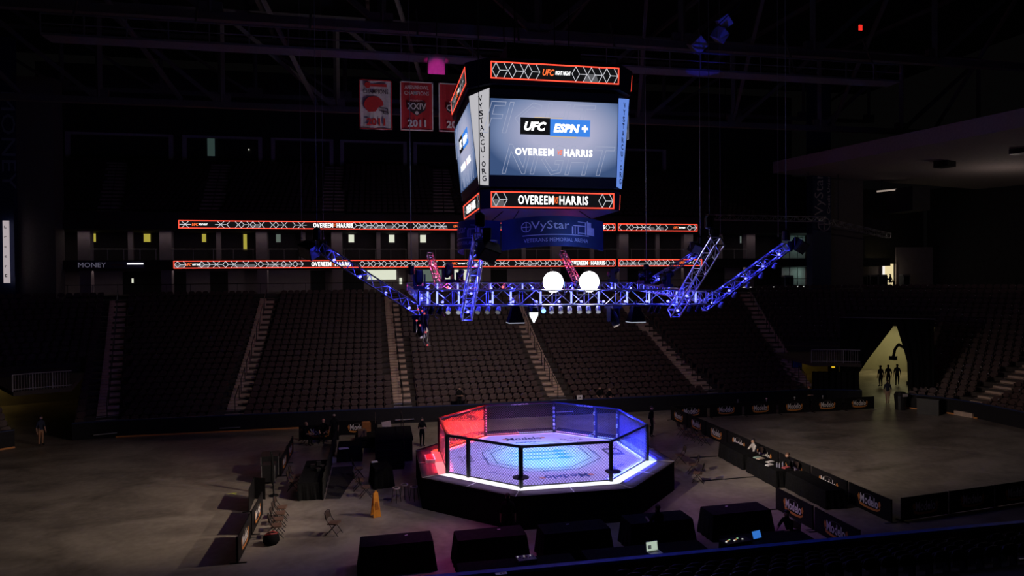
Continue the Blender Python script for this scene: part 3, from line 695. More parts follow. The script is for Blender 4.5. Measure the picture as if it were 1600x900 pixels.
def hexsegs(W, H, pitch, seed, gaps=()):
    rnd = random.Random(seed); S = []; n = max(1, round(W / pitch)); p = W / n
    for k in range(n):
        cx = -W / 2 + (k + 0.5) * p
        if any(a < cx < b for a, b in gaps): continue
        t = rnd.choice((0, 1, 2, 1)); h = H / 2; w = p * 0.48
        if t == 0: S += [((cx - w, 0), (cx - w / 2, h)), ((cx - w, 0), (cx - w / 2, -h)), ((cx + w, 0), (cx + w / 2, h)), ((cx + w, 0), (cx + w / 2, -h))]
        elif t == 1: S += [((cx - w, 0), (cx - w / 2, h)), ((cx - w, 0), (cx - w / 2, -h)), ((cx + w, 0), (cx + w / 2, h)), ((cx + w, 0), (cx + w / 2, -h)), ((cx, 0), (cx + w, 0)), ((cx, 0), (cx - w / 2, h)), ((cx, 0), (cx - w / 2, -h))]
        else: S += [((cx - w, 0), (cx + w, 0)), ((cx, 0), (cx + w * .6, h)), ((cx, 0), (cx - w * .6, h)), ((cx, 0), (cx + w * .6, -h)), ((cx, 0), (cx - w * .6, -h))]
    return S
def led_board(par, W, H, seed, words, lw=0.02, border=0.05, pitch=None, depth=0.18, loc=(0, 0, 0), rot=(0, 0, 0), gaps=(), nm='led_board'):
    """framed LED strip facing -Y: panel, red border, pattern, words. words: (text, x, width, height, mat, kw)"""
    o = part(nm, MB().bb(-W / 2, W / 2, 0.0, depth, -H / 2, H / 2), LEDK, par, loc, rot)
    f = MB(); y = -0.012
    for (x0, x1, z0, z1) in ((-W / 2, W / 2, H / 2 - border, H / 2), (-W / 2, W / 2, -H / 2, -H / 2 + border), (-W / 2, -W / 2 + border, -H / 2, H / 2), (W / 2 - border, W / 2, -H / 2, H / 2)):
        f.bb(x0, x1, y, 0.0, z0, z1)
    part('red_border', f, LEDR, o)
    part('pattern', lines(hexsegs(W - 2 * border, H - 2 * border, pitch or H * 0.95, seed, gaps), lw, -0.006), LEDG, o, kind='stuff')
    rnd = random.Random(seed); d = MB(); p = (pitch or H * .95)
    for k in range(int(W / p)):
        x = -W / 2 + (k + 0.5) * p
        if rnd.random() < 0.4 and x + p / 2 < W / 2 - border and not any(a < x < b for a, b in gaps): d.quad((x - p / 2, -0.003, -H / 2 + border), (x + p / 2, -0.003, -H / 2 + border), (x + p / 3, -0.003, 0.02), (x - p / 3, -0.003, 0.02))
    if d.v: part('pattern', d, LEDD, o, kind='stuff')
    for s, x, ww, hh, m, kw in words: part('lettering', word(s, ww, hh, **kw), m, o, (x, -0.015, kw_z.get(s, 0)))
    return o
kw_z = {}
def overeem(W, hh): 
    a = W * 0.53; return [('OVEREEM', -W * 0.235, W * 0.46, hh, LEDW, dict(bold=0.02, space=1.12)), ('VS', W * 0.035, W * 0.05, hh * 0.75, LEDO, dict(shear=0.3, bold=0.01)), ('HARRIS', W * 0.27, W * 0.38, hh, LEDW, dict(bold=0.02, space=1.12))]
def fightnight(W, hh, x=0): return [('UFC', x - W * 0.27, W * 0.42, hh, LEDO, dict(shear=0.3, bold=0.03)), ('FIGHT NIGHT', x + W * 0.25, W * 0.56, hh * 0.6, LEDW, dict(shear=0.3, bold=0.01))]
hw = 2.65
# core bodies
def chamf(off, half): return [(half, -off), (off, -half), (off, half), (half, off), (-half, off), (-off, half), (-off, -half), (-half, -off)]
def frustum(mb, o0, z0, o1, z1, half, mult=0.97):
    a = [(x * mult, y * mult, z0) for x, y in chamf(o0, half)]; b = [(x * mult, y * mult, z1) for x, y in chamf(o1, half)]; n = 8
    return mb.add(a + b, [tuple(range(n))[::-1], tuple(range(n, 2 * n))] + [(i, (i + 1) % n, n + (i + 1) % n, n + i) for i in range(n)])
part('body', frustum(MB(), 2.99, 1.0, 3.35, 4.85, hw, 0.975), JBLK, jb)
part('lower_body', frustum(MB(), 2.93, 0.14, 2.97, 0.92, 2.60, 1.0), JBLK, jb)
part('upper_body', frustum(MB(), 3.44, 4.95, 3.52, 5.95, 2.66, 1.0), JBLK, jb)
part('top_frame', MB().bb(-1.6, 1.6, -1.6, 1.6, 5.95, 7.2), BLKMT, jb)
for sx in (-1.2, 1.2):
    for sy in (-1.2, 1.2): part('hoist_cable', MB().tube((sx, sy, 7.2), (sx, sy, 19.8), 0.025, 6), BLKMT, jb)
tilt = math.atan2(0.36, 3.75)
for k in range(4):
    rz = k * PI / 2; Rz = Matrix.Rotation(rz, 4, 'Z')
    def put(x, y, z): return tuple(Rz @ Vector((x, y, z)))
    led_board(jb, 5.25, 0.66, 11 + k, fightnight(1.15, 0.26, 0.0), lw=0.022, border=0.045, loc=put(0, -3.495, 5.47), rot=(A(4), 0, rz), depth=0.05, gaps=((-0.75, 0.75),), nm='upper_led_strip')
    led_board(jb, 5.15, 0.64, 21 + k, [(s, x * 0.98, w_, h_, m, kw) for s, x, w_, h_, m, kw in overeem(3.2, 0.36)], lw=0.022, border=0.045, loc=put(0, -2.962, 0.50), rot=(A(2.9), 0, rz), depth=0.05, gaps=((-1.75, 1.75),), nm='lower_led_strip')
    # main screen: picture 5.3 x 2.98 on the tilted face
    fr = part('screen_bezel', MB().bb(-2.66, 2.66, 0.0, 0.1, -1.88, 1.88), JBLK, jb, put(0, -3.19, 2.91), (tilt, 0, rz))
    sc = part('video_screen', MB().bb(-2.62, 2.62, -0.02, 0.0, -1.49, 1.47), SCRM, jb, put(0, -3.21, 2.94), (tilt, 0, rz))
    part('logo_box', MB().bb(-1.42, -0.2, -0.03, -0.02, 0.12, 0.78), LEDK, sc); part('logo_box', MB().bb(-0.2, 1.46, -0.03, -0.02, 0.10, 0.76), SCRB, sc)
    part('lettering', word('UFC', 0.9, 0.36, shear=0.3, bold=0.045), LEDW, sc, (-0.81, -0.035, 0.45)); part('lettering', word('ESPN', 1.08, 0.34, shear=0.2, bold=0.05), LEDW, sc, (0.48, -0.035, 0.41)); part('lettering', word('+', 0.26, 0.26, bold=0.05), LEDW, sc, (1.24, -0.035, 0.42))
    part('logo_line', MB().bb(-0.85, 0.3, -0.025, -0.02, 0.79, 0.81), SCRY, sc); part('logo_line', MB().bb(-0.15, 0.9, -0.025, -0.02, 0.06, 0.08), SCRY, sc)
    part('lettering', word('OVEREEM', 1.58, 0.29, bold=0.035, space=1.2), LEDW, sc, (-0.83, -0.03, -0.55)); part('lettering', word('HARRIS', 1.2, 0.29, bold=0.035, space=1.2), LEDW, sc, (0.98, -0.03, -0.55)); part('lettering', word('VS', 0.2, 0.2, shear=0.3, bold=0.02), LEDO, sc, (0.22, -0.03, -0.55))
    part('outline_lettering', word('FIGHT', 4.6, 1.25, shear=0.3, outline=0.006), SCRL, sc, (-0.6, -0.024, 0.75)); part('outline_lettering', word('NIGHT', 4.7, 1.2, shear=0.3, outline=0.006), SCRL, sc, (0.2, -0.024, -0.85))
    # corner panels with stacked letters
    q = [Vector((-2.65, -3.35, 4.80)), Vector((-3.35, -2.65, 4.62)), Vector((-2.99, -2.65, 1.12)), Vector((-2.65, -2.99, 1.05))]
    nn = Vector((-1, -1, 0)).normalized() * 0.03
    pm = glow('corner_panel_white', (0.50, 0.49, 0.52), 1.0) if k in (0, 2) else glow('corner_panel_blue_lit', (0.13, 0.25, 0.72), 1.0)  # blue light falling on these panels is put into their glow colour
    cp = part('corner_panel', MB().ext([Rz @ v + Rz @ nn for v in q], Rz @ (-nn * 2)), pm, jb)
    top, bot = (q[0] + q[1]) / 2, (q[2] + q[3]) / 2; ax = (q[0] - q[1]).normalized(); upv = (top - bot).normalized(); nv = ax.cross(upv)
    for i, ch in enumerate('VYSTARCU\u00b7ORG'):
        t = 0.075 + 0.86 * i / 11; c = top.lerp(bot, t) + ax * 0.06
        me = word(ch, 0.20 if ch not in '\u00b7' else 0.06, 0.225 if ch not in '\u00b7' else 0.06, bold=0.025)
        Mx = Matrix((ax, -nv * 1, upv)).transposed().to_4x4()
        if nv.dot(nn) < 0: Mx = Matrix((ax, nv, upv)).transposed().to_4x4()
        Mx.translation = c + nn * 1.3
        o = part('lettering', me, mat('navy_lettering', (0.01, 0.015, 0.06), 0.6), cp); o.matrix_local = Rz @ Mx

# ring of curved banners below the scoreboard
RINGM = mat('ring_banner_blue', (0.032, 0.058, 0.14), 0.5, var=0.5, scale=0.5)
RT = mat('ring_banner_print', (0.80, 0.82, 0.90), 0.6)
ARCH = 0.17
def arch(dt, half): return ARCH * (1 - (dt / half) ** 2)
def curved(me, R, ang0, zc):
    for v in me.vertices:
        t = ang0 + v.co.x / R; rr = R - v.co.y; v.co = (rr * math.cos(t), rr * math.sin(t), zc + v.co.z + arch(t - ang0, A(38)))
    return me
def ring_panel(angc, half, label):
    o = thing('ring_banner', label, 'banner', (JX, JY, 10.75)); R = 3.55; m_ = MB(); n = 14
    for k in range(n):
        t0, t1 = angc + half * (2 * k / n - 1), angc + half * (2 * (k + 1) / n - 1)
        P = []
        for t in (t0, t1):
            for rr in (R, R - 0.06):
                for z in (0, 1.2): P.append((rr * math.cos(t), rr * math.sin(t), z + arch(t - angc, half)))
        m_.add(P, [(0, 4, 5, 1), (2, 3, 7, 6), (1, 5, 7, 3), (0, 2, 6, 4)] + ([(0, 1, 3, 2)] if k == 0 else []) + ([(4, 6, 7, 5)] if k == n - 1 else []))
    part('panel', m_, RINGM, o, smooth=False)
    # print
    def cp_(me, x, z): 
        for v in me.vertices: v.co.x += x; v.co.y -= 0.02
        part('print', curved(me, R, angc, z), RT, o)
    cp_(word('VyStar', 1.55, 0.42), -0.28, 0.80); cp_(word('VETERANS MEMORIAL ARENA', 2.7, 0.15), 0.0, 0.26); 
    ci = lines([((0.19 * math.cos(t), 0.19 * math.sin(t)), (0.19 * math.cos(t + .4), 0.19 * math.sin(t + .4))) for t in [i * 0.3927 for i in range(16)]] + [((-0.19, 0), (0.19, 0)), ((0, -0.19), (0, 0.19))], 0.03); cp_(ci.mesh('print'), -1.25, 0.80)
    cp_(lines([((-1.4 + 0.2 * i, 0), (-1.2 + 0.2 * i, 0)) for i in range(14)], 0.03).mesh('print'), 0.0, 0.46)
    bl_ = MB()
    for (x0, x1, z0, z1) in ((0.60, 0.66, 0.5, 0.80), (0.72, 0.76, 0.5, 0.86), (0.66, 1.2, 0.82, 0.86), (1.2, 1.26, 0.5, 1.0), (1.3, 1.36, 0.5, 1.06), (1.36, 1.52, 0.5, 1.02), (1.52, 1.68, 0.5, 0.82), (0.9, 1.2, 0.54, 0.57), (0.86, 0.89, 0.5, 0.84), (0.86, 1.3, 0.98, 1.01)):
        bl_.quad((x0, 0, z0), (x1, 0, z0), (x1, 0, z1), (x0, 0, z1))
    cp_(bl_.mesh('print'), 0, 0)
    for t in (angc - half * 0.8, angc + half * 0.8): part('hanger', MB().tube((R * 0.98 * math.cos(t), R * 0.98 * math.sin(t), 1.2), (2.6 * math.cos(t), 2.6 * math.sin(t), 1.7), 0.02, 5), BLKMT, o)
ring_panel(-PI / 2, A(37), 'blue curved arena name banner hanging under the scoreboard front')
ring_panel(-PI / 2 - A(78), A(40), 'blue curved arena name banner hanging under the scoreboard left side')

# ================================================================== RIBBON BOARDS AND SIGNS
def ribbon(x0, x1, z0, z1, label, seed, wx, fx):
    W, H = x1 - x0, z1 - z0; cx, cz = (x0 + x1) / 2, (z0 + z1) / 2
    o = thing('ribbon_board', label, 'led board', (cx, 34.0, cz))
    ws = []; gp = []
    for x in wx:
        ws += [(s, x - cx + d, w_, h_, m, kw) for s, d, w_, h_, m, kw in overeem(3.85, H * 0.58)]; gp.append((x - cx - 2.1, x - cx + 2.1))
    for x in fx:
        ws += [(s, d, w_, h_, m, kw) for s, d, w_, h_, m, kw in fightnight(1.3, H * 0.36, x - cx)]; gp.append((x - cx - 0.85, x - cx + 0.85))
    led_board(o, W, H, seed, ws, lw=0.045, border=0.075, pitch=1.0, gaps=gp, nm='led_strip')
ribbon(-25.2, 16.1, 10.85, 11.55, 'long lower red-framed ribbon LED board below the suites', 3, (-11.6, 13.2), (-23.6, 0.2)); ribbon(16.4, 25.5, 10.85, 11.55, 'short right section of the lower ribbon LED board', 4, (), (23.6,))
ribbon(-24.75, 16.1, 14.42, 15.15, 'long upper red-framed ribbon LED board above the suites', 5, (-11.4, 13.2), (-23.0, 0.4)); ribbon(16.4, 25.0, 14.42, 15.15, 'short right section of the upper ribbon LED board', 6, (), (23.0,))

# pillar signs
t = thing('pillar_sign', 'tall blue vertical lettered sign at the left edge', 'sign', (-38.2, 32.15, 10))
LS = mat('dull_sign_lettering', (0.28, 0.33, 0.45), 0.6)
p_ = at_y(13, 220, 32.1); part('lettering', word('MONEY', 8.0, 1.05), LS, t, (p_.x + 38.2, -0.03, p_.z - 10), (0, PI / 2, 0))
part('backing', MB().bb(-1.3, 1.3, 0.0, 0.05, 0.2, 18.5), NAVY, t)
t = thing('lit_pillar_sign', 'narrow lit white vertical sign strip at the left edge', 'sign', (-37.25, 31.6, 10.0))
part('strip', MB().bb(-0.22, 0.22, 0, 0.1, -0.3, 4.8), glow('lit_sign_strip', (0.42, 0.36, 0.38), 1.0), t)
for i in range(6): part('dark_mark', marks(1, 0.25, 0.25, i), NAVY, t, (0, -0.02, 4.3 - 0.8 * i))
t = thing('pillar_sign', 'faint white vertical name sign on the right blue pillar', 'sign', (38.1, 32.15, 14.2))
part('lettering', word('VyStar', 4.4, 1.3), mat('grey_sign_lettering', (0.55, 0.5, 0.5), 0.6), t, (-0.25, -0.03, 4.0), (0, -PI / 2, 0))
part('emblem', lines([((0.7 * math.cos(a_), 0.7 * math.sin(a_)), (0.7 * math.cos(a_ + .4), 0.7 * math.sin(a_ + .4))) for a_ in [i * 0.3927 for i in range(16)]] + [((-0.7, 0), (0.7, 0)), ((0, -0.7), (0, 0.7))], 0.12), mat('grey_sign_lettering', (0.55, 0.5, 0.5), 0.6), t, (0.2, -0.03, 0.9))
part('small_lettering', word('Credit Union', 4.0, 0.35), mat('grey_sign_lettering', (0.5, 0.5, 0.5), 0.6), t, (0.75, -0.03, 4.0), (0, -PI / 2, 0))
a = at_y(122, 416, 34.1); b = at_y(224, 416, 34.1)
t = thing('concourse_sign', 'dim MONEY advertising board below the left suites', 'sign', ((a.x + b.x) / 2, 34.12, 11.2))
part('panel', MB().bb(-2.7, 2.7, 0, 0.06, -0.3, 0.3), mat('sign_panel_blue', (0.10, 0.10, 0.18), 0.6), t); part('lettering', word('MONEY', 2.2, 0.42), glow('dim_sign_text', (0.075, 0.07, 0.10), 1), t, (-1.5, -0.02, 0)); part('dull_print', MB().bb(0.0, 1.0, -0.02, 0, -0.06, 0.06), mat('sign_dull_red', (0.2, 0.08, 0.1), 0.7), t); part('pink_bar', MB().bb(-2.5, -0.5, -0.02, 0, -0.28, -0.2), mat('sign_dull_pink', (0.35, 0.2, 0.25), 0.7), t)
part('light_strip', MB().bb(1.3, 2.6, -0.03, 0, 0.05, 0.14), LEDW, t)
# exit sign high on the right
p = at_y(1345, 43, 20); t = thing('exit_sign', 'tiny red lit sign high in the dark roof at right', 'sign', p)
part('panel', MB().bb(-0.16, 0.16, 0, 0.08, -0.22, 0.22), glow('exit_red', (0.9, 0.03, 0.02), 1.0), t); part('hanger', MB().tube((0, 0.04, 0.2), (0, 0.04, 36 - p.z), 0.02, 5), BLKMT, t)

# championship banners
RED = mat('banner_red', (0.45, 0.02, 0.03), 0.75, var=0.08); BWH = mat('banner_white', (0.62, 0.58, 0.58), 0.75); BRED = mat('banner_print_red', (0.55, 0.03, 0.03), 0.7); BBK = mat('banner_print_black', (0.03, 0.02, 0.025), 0.7)
def banner(x0, x1, label, white, top, kind):
    w_, h_ = x1 - x0, 3.2; o = thing('hanging_banner', label, 'banner', ((x0 + x1) / 2, 14, 19.42)); base, edge, ink = (BWH, RED, BRED) if white else (RED, BWH, BWH)
    n = 9; mb = MB()
    P = [(-w_ / 2 + w_ * i / n, 0.05 * math.sin(i * 1.3), z) for z in (0, h_) for i in range(n + 1)] + [(-w_ / 2 + w_ * i / n, 0.05 * math.sin(i * 1.3) + 0.02, z) for z in (0, h_) for i in range(n + 1)]
    m_ = n + 1
    mb.add(P, [(i, i + 1, m_ + i + 1, m_ + i) for i in range(n)] + [(2 * m_ + i + 1, 2 * m_ + i, 3 * m_ + i, 3 * m_ + i + 1) for i in range(n)])
    part('cloth', mb, base, o)
    e = MB(); t_ = 0.07
    for (a_, b_, c_, d_) in ((-w_ / 2, w_ / 2, 0, t_), (-w_ / 2, w_ / 2, h_ - t_, h_), (-w_ / 2, -w_ / 2 + t_, 0, h_), (w_ / 2 - t_, w_ / 2, 0, h_)): e.bb(a_, b_, -0.075, -0.055, c_, d_)
    part('border', e, edge, o)
    part('lettering', word('2011', 1.2, 0.5, bold=0.04), ink, o, (0, -0.09, 0.48))
    for i, (s, ww, hh) in enumerate(top):
        if s: part('lettering', word(s, ww, hh, bold=0.01), BBK if (white and i) else ink, o, (0, -0.09, h_ - 0.38 - 0.38 * i))
    if kind == 'helmet':
        part('emblem_print', MB().lathe([(0.2, 0), (0.2, 0.012)], 12), BRED, o, (-0.5, -0.085, h_ - 0.36), (PI / 2, 0, 0)); part('emblem_print', MB().bb(-0.3, 0.7, -0.095, -0.085, h_ - 0.45, h_ - 0.28), BRED, o)
        hm = [(0.62 * math.cos(A(d_)) - 0.12, -0.09, 1.58 + 0.55 * math.sin(A(d_))) for d_ in range(0, 215, 12)] + [(-0.45, -0.09, 1.1), (0.0, -0.09, 1.15), (0.15, -0.09, 1.4)]
        part('helmet_print', MB().ext(hm, (0, -0.01, 0)), BRED, o)
        part('facemask_print', lines([((0.2, 1.45), (0.75, 1.35)), ((0.2, 1.25), (0.78, 1.12)), ((0.75, 1.35), (0.78, 1.0)), ((0.45, 1.4), (0.5, 1.02)), ((0.5, 1.02), (0.78, 1.0))], 0.05, -0.1), BBK, o)
    else:
        sh = [(-0.62, 1.85), (0.62, 1.85), (0.55, 1.35), (0.0, 0.95), (-0.55, 1.35)]
        part('shield_print', MB().ext([(x, -0.085, z) for x, z in sh], (0, -0.01, 0)), BBK, o)
        part('lettering', word('XXIV' if kind == 'x' else 'CHA', 1.25, 0.42, bold=0.02), ink, o, (0, -0.11, 1.58)); part('lettering', word('ARENABOWL', 0.9, 0.12), ink, o, (0, -0.11, 1.95)); part('ball_print', MB().lathe([(0.12, 0), (0.12, 0.01)], 10), ink, o, (0, -0.1, 1.15), (PI / 2, 0, 0))
    part('pole', MB().tube((-w_ / 2 - 0.05, 0, h_ + 0.03), (w_ / 2 + 0.05, 0, h_ + 0.03), 0.035, 6), BLKMT, o)
    for s in (-1, 1): part('hanging_wire', MB().tube((s * w_ * 0.4, 0, h_), (s * w_ * 0.4, 0, 13.0), 0.01, 4), BLKMT, o)
banner(-8.46, -6.37, 'white 2011 champions banner with red football helmet', True, (('', 0, 0), ('CHAMPIONS', 1.6, 0.3)), 'helmet')
banner(-5.85, -3.71, 'red ARENABOWL CHAMPIONS XXIV 2011 banner', False, (('ARENABOWL', 1.55, 0.26), ('CHAMPIONS', 1.6, 0.26)), 'x')
banner(-3.34, -1.12, 'red 2011 banner half hidden behind the scoreboard', False, (), 'c')

# roof speakers
def speaker_box(loc, sz, rot, label):
    t = thing('roof_speaker', label, 'speaker', loc); t.rotation_euler = rot
    part('cabinet', MB().bb(-sz / 2, sz / 2, -sz / 2, sz / 2, -sz / 2, sz / 2), mat('speaker_grey', (0.25, 0.25, 0.27), 0.6), t); part('grille', MB().bb(-sz * .44, sz * .44, -sz / 2 - 0.02, -sz / 2, -sz * .44, sz * .44), mat('speaker_mesh', (0.3, 0.3, 0.32), 0.7), t)
    part('suspension', MB().tube((0, 0, sz / 2), (0, 0, 3), 0.03, 5), BLKMT, t)
speaker_box((-4.02, 8, 21.9), 0.95, (0.35, 0, 0), 'pink lit roof speaker above the red banners')
speaker_box((12.1, 8, 24.0), 0.8, (0.5, 0.7, 0.3), 'dim blue lit roof speaker right of the scoreboard, lowest of three')
speaker_box((13.6, 8, 24.7), 0.7, (0.5, 0.3, 0.6), 'blue lit roof speaker right of the scoreboard, middle of three')
speaker_box((13.9, 8, 25.5), 0.7, (0.5, 0.9, 0.2), 'bright blue lit roof speaker right of the scoreboard, topmost of three')

# ================================================================== LIGHTING RIG
def truss(p, q, wd, label, lights=(), tubes=(), reds=(), col=(0.03, 0.035, 1.0), power=9, tilt_up=Vector((0, 0, 1)), group=None, bay=None):
    p, q = Vector(p), Vector(q); d = q - p; L_ = d.length; d.normalize(); s = d.cross(tilt_up).normalized(); u = s.cross(d).normalized()
    o = thing('light_truss', label, 'truss', p, 0, group); h = wd / 2
    cs = [s * h * a_ + u * h * b_ for a_, b_ in ((-1, -1), (1, -1), (1, 1), (-1, 1))]
    for c in cs: part('chord', MB().tube(c, c + d * L_, 0.028, 8), ALU, o)
    n = max(3, round(L_ / (bay or wd * 1.15))); lc = MB()
    for f in range(4):
        a_, b_ = cs[f], cs[(f + 1) % 4]
        for k in range(n):
            t0, t1 = L_ * k / n, L_ * (k + 1) / n
            lc.tube((a_ if k % 2 else b_) + d * t0, (b_ if k % 2 else a_) + d * t1, 0.014, 5)
            if k % 2 == 0: lc.tube(a_ + d * t0, b_ + d * t0, 0.014, 5)
    part('lacing', lc, ALU, o)
    for t in (0.02, L_ - 0.02):
        e = MB()
        for f in range(4): e.tube(cs[f] + d * t, cs[(f + 1) % 4] + d * t, 0.025, 6)
        part('end_frame', e, ALU, o)
    gm = glow('led_lamp_blue' if col[2] > 0.8 else 'led_lamp_red', tuple(0.12 + 0.88 * c for c in col), 5.0)
    for t in lights:
        c = d * (L_ * t)
        lp = part('led_lamp', MB().lathe([(0.03, -0.04), (0.05, -0.02), (0.05, 0.02), (0.03, 0.04)], 10), gm, o, c - u * h * 0.55)
        part('lamp_base', MB().box(0, 0, -0.08, 0.12, 0.12, 0.05), BLKPL, lp)
        add_light('POINT', 'truss_led_light', p + c + u * h * 0.1, power * 1.9, col, radius=0.05)
    for t in tubes:
        part('led_tube', MB().tube(d * (L_ * t) - u * h * 0.8 - s * 0.05, d * (L_ * t) + u * h * 0.8 - s * 0.05, 0.035, 8), glow('led_tube_blue', (0.22, 0.26, 1.0), 2.6), o)
    for t in reds:
        part('red_lamp', MB().lathe([(0.03, -0.05), (0.06, -0.02), (0.06, 0.02), (0.03, 0.05)], 10), glow('red_lamp_face', (1.0, 0.12, 0.08), 3.0), o, d * (L_ * t) - u * h * 0.2)
        add_light('POINT', 'truss_red_light', p + d * (L_ * t) + u * h * 0.3, 9, (1.0, 0.03, 0.03), radius=0.05)
    return o
truss((-6.0, -6.5, 8.98), (5.3, -6.5, 8.85), 0.55, 'long front truss of the light rig, lit blue', [i / 13 for i in range(1, 13)], power=15, tubes=(0.03, 0.06, 0.13, 0.24, 0.30, 0.40, 0.505, 0.60, 0.70, 0.78, 0.88, 0.95))
truss((-6.0, 3.5, 9.30), (7.0, 3.5, 9.20), 0.36, 'long rear truss of the light rig, lit blue and red', [i / 12 for i in range(1, 12)], power=10, reds=(0.05, 0.16, 0.27, 0.38, 0.6), tubes=(0.12, 0.2, 0.33, 0.46, 0.72, 0.85))
truss((-5.75, -6.2, 8.95), (-5.75, 3.3, 9.2), 0.36, 'left side truss of the light rig', (0.2, 0.5, 0.8), power=8)
truss((5.2, -6.2, 8.85), (6.4, 3.3, 9.15), 0.36, 'right side truss of the light rig', (0.2, 0.5, 0.8), power=8)
truss((-5.75, -5.0, 8.35), (-9.5, -5.0, 10.85), 0.36, 'blue lit outrigger truss sloping up at the rig\'s left end', (0.12, 0.35, 0.6, 0.85), power=9)
truss((5.75, -5.0, 8.4), (9.6, -5.0, 10.9), 0.36, 'blue lit outrigger truss sloping up at the rig\'s right end', (0.1, 0.3, 0.5, 0.7, 0.9), power=9)
truss((-4.3, -6.7, 8.28), (-4.25, -9.9, 10.95), 0.36, 'front left outrigger truss rising towards the scoreboard banner', (0.1, 0.35, 0.7), power=8)
truss((3.7, -6.7, 8.25), (3.85, -9.9, 10.85), 0.36, 'pale front right outrigger truss crossing the front truss', (0.08, 0.3), power=7)
truss((-4.35, 3.7, 9.35), (-4.6, 6.3, 11.0), 0.3, 'pink lit rear outrigger truss behind the left of the rig', (0.3, 0.7), col=(1.0, 0.05, 0.18), power=7)
truss((3.05, 3.7, 9.35), (2.9, 6.3, 11.1), 0.3, 'pink lit rear outrigger truss behind the two blazing lamps', (0.3, 0.7), col=(1.0, 0.05, 0.18), power=7)
truss((6.6, 3.0, 9.3), (9.8, 3.0, 11.1), 0.3, 'short grey outrigger truss at the rig\'s right rear', (0.2, 0.8), power=4)

# blazing open-face lamps
LAMPW = glow('work_lamp_face', (1.0, 0.97, 0.97), 22.0)
for i, x in enumerate((-0.96, 0.45)):
    t = thing('work_lamp', ('left' if i == 0 else 'right') + ' one of two blazing white lamps on the rig', 'lamp', (x, -6.3, 9.30))
    part('reflector', MB().lathe([(0.12, 0.3), (0.3, 0.14), (0.42, -0.03), (0.40, -0.03), (0.28, 0.12)], 20), BLKMT, t, (0, 0, 0.2), (-PI / 2, 0, 0), smooth=True)
    part('lamp_face', MB().lathe([(0.02, 0.36), (0.2, 0.32), (0.33, 0.18), (0.39, 0.02), (0.38, -0.01), (0.02, -0.02)], 24), LAMPW, t, (0, -0.02, 0.2), (PI / 2, 0, 0), smooth=True)
    part('yoke', MB().path([(-0.46, 0.05, 0.2), (-0.46, 0.05, -0.3), (0.46, 0.05, -0.3), (0.46, 0.05, 0.2)], 0.025, 6), BLKMT, t)
t = thing('work_lamp', 'small warm lamp at the left corner of the rig', 'lamp', at_y(651, 441, -1.0)); part('housing', MB().lathe([(0.10, 0.2), (0.14, 0.0), (0.13, -0.02)], 12), BLKMT, t, (0, 0, 0), (-PI / 2, 0, 0)); part('lamp_face', MB().lathe([(0.1, -0.05), (0.13, 0.0)], 12), LAMPW, t, (0, -0.01, 0), (PI / 2, 0, 0)); part('clamp', MB().tube((0, 0.1, 0), (0, 0.1, -0.3), 0.03, 6), BLKMT, t)

def par_can(loc, rx, ry, label, face):
    loc = Vector((loc.x, -6.74, 8.98 - 0.0115 * (loc.x + 6) - 0.275))
    t = thing('par_can', label, 'stage light', loc, 0, 'par cans under the front truss')
    b = part('can', MB().lathe([(0.06, 0.16), (0.085, 0.1), (0.09, -0.1), (0.1, -0.11)], 10), BLKMT if face is None else STEEL, t, (0, 0, -0.18), (rx, ry, 0))
    part('lens', MB().lathe([(0.085, -0.118), (0.085, -0.105)], 10), face or BLKPL, b); part('yoke', MB().path([(-0.11, 0, -0.18), (-0.11, 0, 0.0), (0.11, 0, 0.0), (0.11, 0, -0.18)], 0.012, 5), BLKMT, t)
PF = glow('par_lens_lit', (0.30, 0.31, 0.36), 1.0); PB = glow('par_lens_blue', (0.15, 0.3, 1.0), 4.0); PD = glow('par_lens_dim', (0.12, 0.12, 0.13), 1.0)
for u in (672, 686): par_can(at_y(u, 478, -6.4), 0.3, 0.4, 'dark par can at the left end under the front truss', None)
for u in (699, 715): par_can(at_y(u, 478, -6.4), -0.9, 0.3, 'lit par can left of the front left outrigger', PF)
for u in (745, 760, 776): par_can(at_y(u, 479, -6.4), -0.8, 0.5, 'lit par can between the front left outrigger and the left hood lamp', PD)
for u in (845,): par_can(at_y(u, 477, -6.4), -1.3, 0.2, 'par can with a bright blue lens beside the hanging lantern lamp', PB)
for u in (858, 872, 886, 901, 915, 930): par_can(at_y(u, 478, -6.4), -0.7, 0.15, 'lit par can below the two blazing lamps', PF)
for u in (1012, 1022, 1072, 1085): par_can(at_y(u, 478, -6.4), 0.4, 0.3, 'dark par can at the right end under the front truss', None)

def hood(loc, label, s=0.58):
    t = thing('hood_lamp', label, 'softbox', loc); a_, b_ = s / 2, s * 0.22
    part('hood', MB().add([(-a_, -a_, -s), (a_, -a_, -s), (a_, a_, -s), (-a_, a_, -s), (-b_, -b_, 0), (b_, -b_, 0), (b_, b_, 0), (-b_, b_, 0)], [(0, 1, 5, 4), (1, 2, 6, 5), (2, 3, 7, 6), (3, 0, 4, 7), (4, 5, 6, 7)]), BLACK, t)
    part('diffuser', MB().bb(-a_, a_, -a_, a_, -s * 1.06, -s), glow('hood_diffuser', (0.30, 0.32, 0.40), 1.0), t); part('bracket', MB().tube((0, 0, 0), (0, 0, 0.2), 0.04, 6), BLKMT, t)
p = at_y(805, 474, -6.6); p.z = 8.62; hood(p, 'black hood lamp under the front truss, left one'); p = at_y(993, 474, -6.6); p.z = 8.55; hood(p, 'black hood lamp under the front truss, right one')
p = at_y(834, 478, -6.7); t = thing('lantern_lamp', 'glowing white lantern lamp hanging under the front truss', 'lamp', p)
